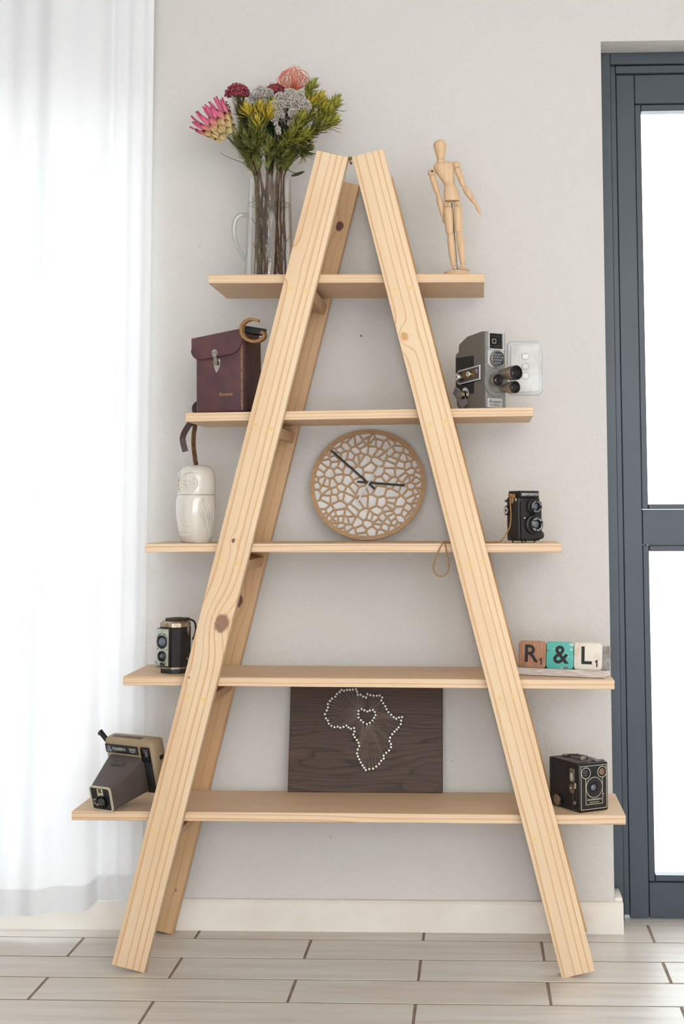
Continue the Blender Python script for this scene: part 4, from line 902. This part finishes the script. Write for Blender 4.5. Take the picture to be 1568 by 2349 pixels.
MB().box((-w_ / 2 - .001, -.006, .0995), (.004, .022, .009), .0015).build('strap_lug', m_chrome, tc); MB().lathe([(.003, 0), (.0034, .005), (.0028, .007)], 12, T(-w_ / 2, .026, .0975) @ RY(-90)).build('strap_stud', m_chrome, tc)
for x_, y_ in ((-.02, -.022), (.014, -.022), (-.02, .02), (.014, .02)): MB().lathe([(.0016, 0), (.002, .0045)], 10, T(x_, y_, 0)).build('foot_peg', m_black, tc)
MB().box((.002, yf + .006, .006), (.03, .006, .005), .001).build('base_catch', m_black, tc)
m_tw = M('brown_twine', (176, 132, 84), .85, c2=(150, 108, 66), sc=400, bump=.001, bsc=700)
iv = tcm.inverted(); kn = tcm @ Vector((-w_ / 2 - .005, -.006, .104))
zs = top(2, .05) + .0019
tw = [kn + Vector((-.006, 0, .002)), P(1170, 1158, .085), P(1171, 1185, .08), P(1169, 1207, .078), P(1162, 1222, .076)]
tw += [Vector((P(1152, 1235, .076).x, .075, zs + .006)), Vector((P(1143, 1240, .075).x, .075, zs + .001)), Vector((P(1124, 1243, .07).x, .068, zs)), Vector((P(1100, 1243, .06).x, .058, zs)), Vector((P(1060, 1243, .05).x, .050, zs)), Vector((P(1030, 1243, .045).x, .043, zs)), Vector((P(1020, 1245, .034).x, .0335, zs + .001))]
lp = [(1016, 1245.5), (1008, 1259), (1001, 1276), (993.5, 1298), (998, 1316), (1012, 1322.5), (1027, 1312), (1029.5, 1293), (1025, 1270), (1021, 1247)]
tw += [P(x_, y_, .0275) for x_, y_ in lp] + [Vector((P(1024, 1245, .034).x, .036, zs + .002))]
b = MB(); b.tube([iv @ p for p in smooth(tw, 5)], .0016, 7)
for (dx_, dy_, dz_, r_) in ((-.004, 0, .006, .0045), (.0, -.004, .003, .005), (-.002, .004, .004, .0045), (-.003, .009, .008, .0035), (-.003, -.010, .007, .0035), (-.002, -.002, -.004, .004), (-.002, -.001, -.010, .0033)): b.ball(iv @ (kn) + Vector((dx_, dy_, dz_)), r_, 10, 8, (1, 1, .8))
b.ball(iv @ P(1019, 1244.5, .033), .0034, 10, 8)
b.build('twine_strap', m_tw, tc, 'brown twine strap with a loop hanging over the board')
# ------------------------------------------------------------------ old reflex camera with silver face
q = P(393, 1543, .10); rc = thing('reflex_camera', 'small old reflex camera with silver face plate on the fourth board', 'camera', (0, 0, 0), (0, 0, -R(33)))
w_, d_, h_ = .064, .058, .128
rc.location = (q.x + .003, .118, top(3, q.x) + .0004); yf = -d_ / 2
oc = [(-.019, yf), (.019, yf), (w_ / 2, yf + .016), (w_ / 2, d_ / 2 - .008), (w_ / 2 - .008, d_ / 2), (-w_ / 2 + .008, d_ / 2), (-w_ / 2, d_ / 2 - .008), (-w_ / 2, yf + .016)]
def octo(z0, z1, k=1., bev=.0): 
    b = MB(); lv = [(z0, k), (z1, k)] if not bev else [(z0, k), (z1 - bev, k), (z1, k - bev / .03)]
    return b.loft([[(x_ * s_, y_ * s_, z_) for x_, y_ in oc] for z_, s_ in lv])
octo(0, .010, .93).build('base_foot', m_black, rc); octo(.010, .0145, .98).build('base_trim', m_dullmetal, rc)
octo(.0145, .107).build('camera_body', m_leatherette, rc); octo(.107, .120, 1.0, .004).build('top_cover', M('worn_nickel', (196, 180, 158), .4, .7, c2=(158, 136, 112), sc=90), rc)
hd_ = MB().box((.003, .006, .1235), (.040, .044, .007), .002).build('finder_hood', M('worn_brown_metal', (98, 80, 66), .4, .5, c2=(70, 58, 50), sc=80), rc)
for k in range(5): MB().box((.003, -.010 + k * .006, .1272), (.034, .0018, .0008), .0003).build('hood_ridge', m_black, hd_)
MB().box((-.001, yf - .004, .061), (.040, .010, .088), .001).build('front_housing', m_black, rc)
m_face = M('worn_silver_face', (196, 202, 190), .4, .35, c2=(170, 164, 140), sc=60, lo=.45, hi=.8)
fp_ = MB().box((-.001, yf - .0095, .061), (.038, .0015, .085), .0006).build('face_plate', m_face, rc)
for (z_, r_, gm) in ((.0735, .0155, m_lensblue), (.0405, .0122, m_lens)):
    mm = T(-.001, yf - .010, z_) @ RX(90)
    MB().lathe([(r_, 0), (r_, .004), (r_ * .9, .005), (r_ * .8, .0035), (r_ * .74, .001), (0, .001)], 32, mm, False).build('lens_rim', m_black, rc); MB().ball(mm @ Vector((0, 0, .001)), r_ * .72, 18, 12, (1, .3, 1)).build('lens', gm, rc)
    if gm is m_lens: MB().ball(mm @ Vector((0, 0, .003)), r_ * .3, 12, 8, (1, .4, 1)).build('inner_lens', m_lensblue, rc)
ringtext(rc, 'BROWNIE REFLEX', (-.001, .0735), .0190, yf - .0105, .0040, -62, 62, m_black)
for x_ in (-.0165, .0145): MB().ball((x_, yf - .0103, .0565), .0018, 8, 6, (1, .5, 1)).build('face_screw', m_brass, rc)
MB().limb((.004, yf - .011, .0275), (.0125, yf - .012, .023), [(0, .0022), (.5, .0022), (1, .0028)], 10).build('shutter_lever', m_chrome, rc)
MB().box((.0, yf - .0108, .0215), (.014, .003, .008), .001).build('flash_socket', m_black, rc)
for x_ in (-.0025, .0028): MB().ball((x_, yf - .0125, .0195), .0014, 8, 6).build('socket_pin', m_chrome, rc)
MB().lathe([(.004, 0), (.0045, .004), (.0035, .006)], 14, T(-.024, yf - .001, .0235) @ RX(90) @ RY(-30)).build('release_knob', m_dullmetal, rc); MB().box((-.025, yf - .004, .014), (.012, .006, .004), .001).build('release_lever', m_chrome, rc)
MB().box((w_ / 2 + .0005, .012, .103), (.002, .008, .024), .0008).build('strap_bracket', m_dullmetal, rc); MB().lathe([(.005, 0), (.005, .0015), (.0028, .002)], 18, T(w_ / 2 + .0008, .012, .091) @ RY(90)).build('strap_boss', m_brass, rc)
MB().lathe([(.0035, 0), (.0035, .001)], 14, T(w_ / 2, .01, .033) @ RY(90)).build('side_rivet', m_dullmetal, rc)
MB().tube(smooth([(w_ / 2 - .004, .006, .121), (w_ / 2 + .003, .012, .124), (w_ / 2 + .010, .022, .118), (w_ / 2 + .009, .028, .10), (w_ / 2 + .005, .028, .085), (w_ / 2 + .001, .026, .076)], 5), .0024, 8).build('strap', m_leatherette, rc)
# ------------------------------------------------------------------ letter tiles on their rack
q = P(1287, 1556, .075); rk = thing('tile_rack', 'long whitewashed wooden rack holding three letter tiles on the fourth board', 'rack', (0, 0, 0), (0, R(.35), -R(17)))
rk.location = (q.x + .003, .118, top(3, q.x) + .0012); rkm = T(*rk.location) @ Matrix.Rotation(-R(17), 4, 'Z') @ Matrix.Rotation(R(.35), 4, 'Y')
m_wash = M('whitewashed_wood', (226, 218, 212), .7, c2=(196, 178, 166), sc=10, stretch=(3, 40, 40), bump=.0005, bsc=60); m_washg = M('grey_end_grain', (170, 164, 160), .8, c2=(140, 130, 122), sc=80)
L = .214
MB().box((0, 0, .0065), (L, .056, .013), .0008, 1).build('rack_base', m_wash, rk)
MB().box((0, .019, .046), (L + .004, .012, .056), .0008, 1, m=T(0, .004, -.005) @ RX(-5)).build('rack_back', m_washg, rk)
MB().box((0, -.024, .0145), (L, .006, .003), .0006, 1).build('rack_lip', m_wash, rk)
t = NT('flaked_turquoise_paint'); n1 = t.noise(t.obj(), 120., 3., .6); n2 = t.noise(t.obj(), 22., 1.)
fk = t.ramp(t.math('MULTIPLY', n1, n2), [(.33, (0, 0, 0, 1)), (.35, (1, 1, 1, 1))]); rs = t.ramp(t.noise(t.mapping(t.obj(), (1, 1, 1), (5, 5, 5)), 60., 3.), [(.66, (0, 0, 0, 1)), (.69, (1, 1, 1, 1))])
c_ = t.mix(fk, lin((92, 184, 172)), lin((214, 210, 196))); m_tq = t.bsdf(t.mix(rs, c_, lin((132, 96, 70))), .6)
m_br = M('brown_printed_wood', (188, 140, 108), .6, c2=(160, 112, 84), sc=8, stretch=(30, 30, 4)); m_cr = M('distressed_cream_paint', (236, 226, 212), .6, c2=(214, 190, 164), sc=34, lo=.5, hi=.75)
m_ink = M('black_ink', (34, 31, 30), .6)
for k, (ch, nm, mt, lab, x_) in enumerate((('R', '1', m_br, 'brown wooden letter tile with a black R on the rack', -.068), ('&', '', m_tq, 'turquoise flaked letter tile with a black ampersand on the rack', -.002), ('L', '1', m_cr, 'cream distressed letter tile with a black L on the rack', .064))):
    o = thing('letter_tile', lab, 'letter tile', group='letter tiles on the rack'); mm = rkm @ T(x_, -.006, .0136) @ RX(-6)
    o.location = mm.translation; o.rotation_euler = mm.to_euler()
    MB().prism(rrect(.0645, .0625, .0085, c=(0, .0318)), -.006, .005, bev=.0012).build('block', mt, o)
    MB().text(ch, .056 if ch != '&' else .058, T(-.004 if nm else .002, -.0063, .0318), bold=.018).build('letter', m_ink, o)
    if nm: MB().prism([(.0205, .0085), (.0235, .0085), (.0235, .0245), (.0212, .0245), (.0172, .0205), (.0172, .0178), (.0205, .0202)], -.0066, -.0055).build('number', m_ink, o)
# ------------------------------------------------------------------ string art board
bw = P(1015, 1815, .27).x - P(659.5, 1815, .27).x; bx = (P(1015, 1815, .27).x + P(659.5, 1815, .27).x) / 2; bh = .282; tb = R(11.5)
sa = thing('string_art_board', 'dark brown board with nailed string map and heart, propped on the lowest board', 'string art', (bx, .268, top(4, bx) + .0006), (-tb, 0, 0))
m_dkw = wood('dark_walnut_board', (98, 76, 64), (62, 47, 41), 'X', (-.2, -.02), .006, 5., .03, fine=.5)
MB().box((0, .008, bh / 2), (bw, .016, bh), .0015, 1).build('board', m_dkw, sa)
am = T(*sa.location) @ RX(-math.degrees(tb)); an = am.to_3x3() @ Vector((0, -1, 0)); ai = am.inverted()
OUT = [(562,93),(587,98),(613,91),(638,91),(665,89),(693,86),(703,109),(708,134),(734,134),(758,151),(782,160),(795,129),(822,138),(850,143),(879,143),(905,142),(928,160),(920,186),(937,211),(955,238),(966,265),(983,291),(1009,314),(1031,336),(1054,350),(1079,339),(1106,335),(1098,367),(1094,399),(1075,427),(1058,447),(1038,465),(1018,489),(999,520),(994,551),(1007,577),(1007,605),(990,635),(964,656),(941,680),(941,708),(919,727),(901,755),(875,779),(846,798),(812,802),(781,810),(766,789),(751,768),(736,742),(722,714),(710,688),(702,660),(709,626),(722,594),(715,566),(701,541),(682,516),(670,491),(679,464),(676,434),(648,440),(626,429),(608,412),(581,423),(552,430),(528,421),(500,426),(473,414),(450,394),(441,366),(424,346),(415,309),(431,275),(442,248),(441,218),(460,190),(478,169),(508,152),(522,128),(546,111)]
HRT = [(716,279),(744,264),(769,274),(796,285),(817,276),(845,272),(862,290),(868,318),(855,341),(841,366),(817,386),(791,398),(758,382),(738,363),(717,339),(715,308)]
cv = lambda q: ai @ onplane(640 + q[0] * .2551, 1560 + q[1] * .2551, am.translation, an)
po, ph_ = [cv(q) for q in OUT], [cv(q) for q in HRT]
m_nail = M('bright_nail_head', (214, 216, 208), .4, .55, c2=(180, 178, 168), sc=500)
nm_ = MB().lathe([(.0012, 0), (.0012, .009), (.0031, .009), (.0031, .0102), (.0022, .011)], 10, RX(90)).mesh('nail', m_nail)
for p in po + ph_: link('nail', nm_, sa, mw=T(p.x, 0, p.z))
th_ = MB()
for i, p in enumerate(po):
    ds = sorted(range(len(ph_)), key=lambda k: (ph_[k] - p).length)
    for k in (ds[0], ds[1], ds[2]) if i % 2 else (ds[0], ds[1]): th_.tube([(p.x, -.006, p.z), (ph_[k].x, -.0055, ph_[k].z)], .00028, 4)
th_.build('threads', M('pale_thread', (150, 132, 120), .8), sa, kind='stuff')
# ------------------------------------------------------------------ instant camera
ic = thing('instant_camera', 'tan and brown instant camera with long snout on the lowest board', 'camera', (0, 0, 0))
q = P(310, 1840, .11); TILT = 15
icm = T(q.x + .024, .128, 0) @ RZ(-29) @ RX(TILT)
m_itan = M('tan_plastic', (170, 148, 118), .5, c2=(160, 138, 108), sc=20, bump=.0002, bsc=900); m_ibr = M('brown_grey_plastic', (86, 74, 68), .55, c2=(79, 68, 62), sc=20, bump=.0003, bsc=1200)
bw_, bh_, bd_ = .152, .130, .040; yf = -bd_ / 2
# lowest points: snout lip at the front and the body's bottom edge
SL = .098; sf = .030
corn = [Vector((0, yf - SL, 0)), Vector((0, bd_ / 2, -.004))]
rr3 = RX(TILT); zmin = min((rr3 @ Vector((0, yf - SL, -.0005))).z, (rr3 @ Vector((0, bd_ / 2, .0))).z, (rr3 @ Vector((0, yf, .0))).z)
icm = T(q.x + .010, .128, top(4, q.x) - zmin + .0006) @ RZ(-29) @ RX(TILT)
ic.location = icm.translation; ic.rotation_euler = icm.to_euler()
zf0 = math.tan(R(TILT)) * 0
MB().box((0, 0, bh_ / 2), (bw_, bd_, bh_), .013, 4).build('camera_body', m_itan, ic)
MB().box((0, .021, bh_ / 2), (bw_ - .012, .012, bh_ - .012), .005, 3).build('film_back', m_itan, ic)
ZS = .026   # snout front bottom raised so that it rests on the board
ZS = -math.tan(R(TILT)) * 0
def rq(w, h, r, cx_, cz, y, n=5): return [(p[0], y, p[1]) for p in rrect(w, h, r, n, (cx_, cz))]
sc_ = [rq(.106, .088, .012, -.012, .047, yf + .004), rq(.104, .086, .012, -.012, .047, yf - .006), rq(.062, .056, .007, -.012, .0285, yf - SL + .004), rq(.061, .055, .007, -.012, .0285, yf - SL + .001)]
MB().loft(sc_).build('snout', m_ibr, ic, sharp=50)
yfs = yf - SL
v_, f_ = flatcurve([rrect(.064, .058, .008, c=(-.012, .0285)), rrect(.057, .051, .005, c=(-.012, .0285))], .004); MB().add(v_, f_, T(0, yfs + .001, 0)).build('snout_rim', M('beige_trim', (214, 200, 172), .4), ic)
MB().prism(rrect(.058, .052, .005, c=(-.012, .0285)), yfs, yfs + .002).build('lens_panel', m_black, ic)
MB().box((-.012, yfs - .0002, .030), (.0175, .0006, .044), .0002).build('light_strip', bpy.data.materials['beige_trim'], ic)
MB().box((-.012, yfs - .0006, .047), (.009, .001, .009), .0002).build('sensor_window', M('amber_window', (96, 84, 58), .2), ic)
MB().lathe([(.0145, 0), (.0155, .002), (.0155, .007), (.0135, .008), (.0105, .004), (0, .004)], 32, T(-.009, yfs, .0225) @ RX(90), False).build('lens_ring', m_blackgloss, ic); MB().ball((-.009, yfs - .004, .0225), .0105, 20, 12, (1, .3, 1)).build('lens', m_lens, ic)
MB().box((-.0315, yfs - .0006, .0205), (.0115, .001, .0125), .0003).build('logo_patch', bpy.data.materials['beige_trim'], ic)
v_, f_ = flatcurve([rrect(.0095, .0105, .0008, c=(-.0315, .0205)), rrect(.0080, .0090, .0006, c=(-.0315, .0205))], .0004); MB().add(v_, f_, T(0, yfs - .0012, 0)).text('K', .0098, T(-.0315, yfs - .0013, .0205), bold=.06).build('logo', m_black, ic)
# label strip, window, side strap
zl = .1055
MB().prism(rrect(.102, .021, .002, c=(-.020, zl)), yf - .0012, yf + .003, bev=.0006).build('label_strip', m_black, ic)
tri = lambda c_, s_: [(c_[0], c_[1] + s_), (c_[0] - s_ * .95, c_[1] - s_ * .8), (c_[0] + s_ * .95, c_[1] - s_ * .8)]
tc_ = (-.0595, zl - .0005); MB().prism(tri(tc_, .0075), yf - .0018, yf - .001).build('triangle_logo', m_white, ic)
A3 = tri(tc_, .0062); c3 = (tc_[0], tc_[1] - .001)
for j, cc in enumerate(((214, 60, 70), (50, 150, 90), (60, 130, 200))): MB().prism([A3[j], A3[(j + 1) % 3], c3], yf - .0021, yf - .0017).build('logo_colour', M('logo_colour_%d' % j, cc, .5), ic)
MB().text('PLEASER II', .0092, T(-.0285, yf - .0014, zl), space=.95, bold=.0).build('lettering', m_white, ic)
MB().text('Kodamatic', .0048, T(.0135, yf - .0014, zl + .0032)).text('INSTANT CAMERA', .0023, T(.0135, yf - .0014, zl - .001)).text('MADE IN USA', .0023, T(.0135, yf - .0014, zl - .0045)).build('small_lettering', m_white, ic)
v_, f_ = flatcurve([rrect(.027, .036, .003, c=(.0525, .0985)), rrect(.020, .026, .001, c=(.0525, .0985))], .003); MB().add(v_, f_, T(0, yf - .001, 0)).build('finder_frame', m_blackgloss, ic)
MB().box((.0525, yf + .0002, .0985), (.022, .001, .028)).build('finder_window', m_lens, ic); MB().box((.0545, yf - .0005, .0995), (.008, .001, .012)).build('finder_tunnel', M('grey_tunnel', (110, 104, 98), .5), ic)
MB().box((.0545, yf - .0005, .045), (.024, .003, .076), .001).build('grip_strip', m_black, ic)
MB().box((-.010, -.004, bh_ + .0002), (.088, .010, .0012), .0004).build('film_slot', M('dark_slot_brown', (92, 80, 74), .6), ic)
sl_ = RX(-math.degrees(math.atan2(.045, SL - .01)))
mm = T(-.012, yf - .026, .0835) @ RX(20)
MB().box((0, 0, 0), (.036, .015, .0016), .0005, 1, m=mm).build('slide_recess', M('recess_brown', (70, 60, 56), .6), ic); MB().box((.004, .0, .001), (.011, .006, .0016), .0006, 1, m=mm).build('slide_switch', m_ibr, ic)
ar = MB(); pa, pb = Vector((-bw_ / 2 + .006, .004, bh_ - .038)), Vector((-bw_ / 2 - .026, .000, bh_ + .006))
ar.tube([pa, pa.lerp(pb, .5), pb], 0, flat=(.011, .006, (.7, 0, .7))); ar.build('folding_crank', m_black, ic)
MB().lathe([(.004, 0), (.0045, .008), (.0035, .010)], 14, FR(pb + Vector((.003, -.003, -.004)), (.6, -.75, .2))).build('crank_knob', m_black, ic)
MB().box((bw_ / 2 + .0005, .004, .085), (.002, .012, .01), .0005).build('side_slot', m_black, ic)
# ------------------------------------------------------------------ box camera
q = P(1329, 1860, .075); bc = thing('box_camera', 'black vintage box camera with cream line trim on the lowest board', 'camera', (0, 0, 0), (0, 0, R(31)))
w_, d_, h_ = .081, .118, .108; yf = -d_ / 2
fc = Matrix.Rotation(R(31), 3, 'Z') @ Vector((-w_ / 2, yf, 0)); an_ = P(1326.5, 1860, .068)
zt_ = top(4, .2) + .0004
bc.location = (an_.x - fc.x, .052 - fc.y, zt_)
m_box = M('black_box_covering', (34, 30, 30), .5, c2=(27, 24, 24), sc=60, bump=.0005, bsc=1500); m_edge = M('black_enamel_edge', (24, 23, 25), .25, c2=(60, 42, 34), sc=50, lo=.6, hi=.8)
MB().box((0, .002, h_ / 2), (w_, d_ - .008, h_), .004, 3).build('box_body', m_box, bc)
MB().box((0, yf + .004, h_ / 2), (w_ + .001, .010, h_ + .001), .004, 3).build('front_bezel', m_edge, bc)
MB().prism(rrect(w_ - .010, h_ - .010, .002, c=(0, h_ / 2)), yf - .0015, yf).build('front_plate', m_black, bc)
MB().box((0, d_ / 2 - .003, h_ / 2), (w_ + .002, .007, h_ + .002), .003, 2).build('back_bezel', m_edge, bc)
MB().box((0, .004, h_ + .0004), (w_ - .008, d_ - .026, .0014), .0004).build('top_panel', M('worn_top_covering', (112, 100, 92), .6, c2=(84, 74, 68), sc=50), bc)
yl = yf - .0016
def line(loops, nm='trim_line'): v_, f_ = flatcurve(loops, .0006); MB().add(v_, f_, T(0, yl, 0)).build(nm, m_cream, bc)
line([rrect(w_ - .0095, h_ - .0105, .0015, c=(0, h_ / 2)), rrect(w_ - .0118, h_ - .0128, .001, c=(0, h_ / 2))])
lz = .0535
for x_, gm in ((-.0215, m_lens), (.0235, M('amber_finder_glass', (140, 104, 78), .1, spec=1.))):
    MB().disc((x_, .0865), .0128, yl - .0004, yl + .001, 30, hole=.0114).build('finder_ring', m_cream, bc); MB().disc((x_, .0865), .0108, yl - .0008, yl + .001, 26, hole=.0085, bev=.0002).build('finder_bezel', m_blackgloss, bc); MB().ball((x_, yl + .0008, .0865), .0086, 18, 10, (1, .2, 1)).build('finder_lens', gm, bc)
MB().disc((.001, lz), .0232, yl - .0005, yl + .001, 44, hole=.0220).build('lens_trim_ring', m_cream, bc)
MB().lathe([(.0218, -.001), (.0218, .0008), (.017, .001), (.0135, -.001), (.010, -.002), (.0085, -.004), (0, -.004)], 40, T(.001, yl, lz) @ RX(90), False).build('lens_well', m_black, bc)
MB().disc((-.001, lz), .011, yl - .0008, yl, 30, hole=.0098).build('lens_bezel', m_blackgloss, bc)
MB().ball((-.002, yl - .0006, lz), .0068, 18, 12, (1, .5, 1)).build('lens', m_lensblue, bc)
for x_ in (-.0225, .0240): MB().box((x_, yl, .046 if x_ < 0 else .046), (.0011, .0007, .058)).build('trim_line', m_cream, bc)
MB().box((.0007, yl, .0165), (.047, .0007, .0011)).build('trim_line', m_cream, bc)
MB().text('SIX-20 BROWNIE D', .0046, T(.001, yl - .0002, .0265), bold=.02).text('MADE BY KODAK', .0033, T(.001, yl - .0002, .0205)).build('lettering', m_cream, bc)
MB().ball((.025, yl - .001, .037), .0017, 8, 6).build('pin', m_chrome, bc)
xs = -w_ / 2
MB().box((xs - .0004, -.034, .080), (.003, .017, .030), .0008).build('finder_hood', m_dullmetal, bc); MB().ball((xs - .0012, -.032, .076), .0085, 16, 10, (.3, .8, 1.3)).build('finder_glass', M('clear_finder_glass', (176, 178, 160), .08, spec=1., coat=1.), bc)
v_, f_ = flatcurve([rrect(.016, .060, .0015, c=(.0435, .034)), rrect(.0144, .0584, .001, c=(.0435, .034))], .0006); MB().add(v_, f_, T(xs - .0005, 0, 0) @ RZ(-90)).build('shutter_panel_line', m_dullmetal, bc)
MB().lathe([(.011, 0), (.011, .0012), (.009, .0016)], 24, T(xs - .0004, -.034, .051) @ RY(-90)).build('shutter_disc', m_dullmetal, bc); MB().ball((xs - .002, -.030, .051), .003, 10, 8).build('shutter_button', m_chrome, bc)
MB().lathe([(.005, 0), (.005, .002), (.003, .004)], 16, T(xs - .0005, -.044, .020) @ RY(-90)).build('flash_contact', m_dullmetal, bc)
MB().box((xs - .0015, -.0465, .058), (.002, .003, .012), .0005).build('shutter_lever', m_cream, bc)
MB().lathe([(.0118, 0), (.0125, .001), (.0125, .008), (.0108, .0095), (.003, .0095), (.0026, .0085)], 30, T(xs - .001, .018, .0175) @ RY(-90)).build('winding_knob', m_dullmetal, bc)
hd2 = MB().tube(smooth([(0, -.028, h_ + .002), (0, -.026, h_ + .0095), (0, -.0, h_ + .0085), (0, .03, h_ + .006), (0, .05, h_ + .002)], 6), 0, flat=(.013, .0022, (1, 0, 0))).build('carry_handle', m_leatherette, bc)
MB().box((-.006, -.029, h_ + .0055), (.016, .006, .011), .0012).build('handle_buckle', m_dullmetal, bc); MB().box((-.008, .036, h_ + .004), (.016, .012, .004), .001).build('handle_buckle', m_dullmetal, bc)
MB().box((.024, -.044, h_ + .0015), (.026, .017, .004), .001).build('top_finder_frame', m_dullmetal, bc); MB().box((.024, -.044, h_ + .0037), (.019, .012, .0008), .0003).build('top_finder_glass', m_lensblue, bc)
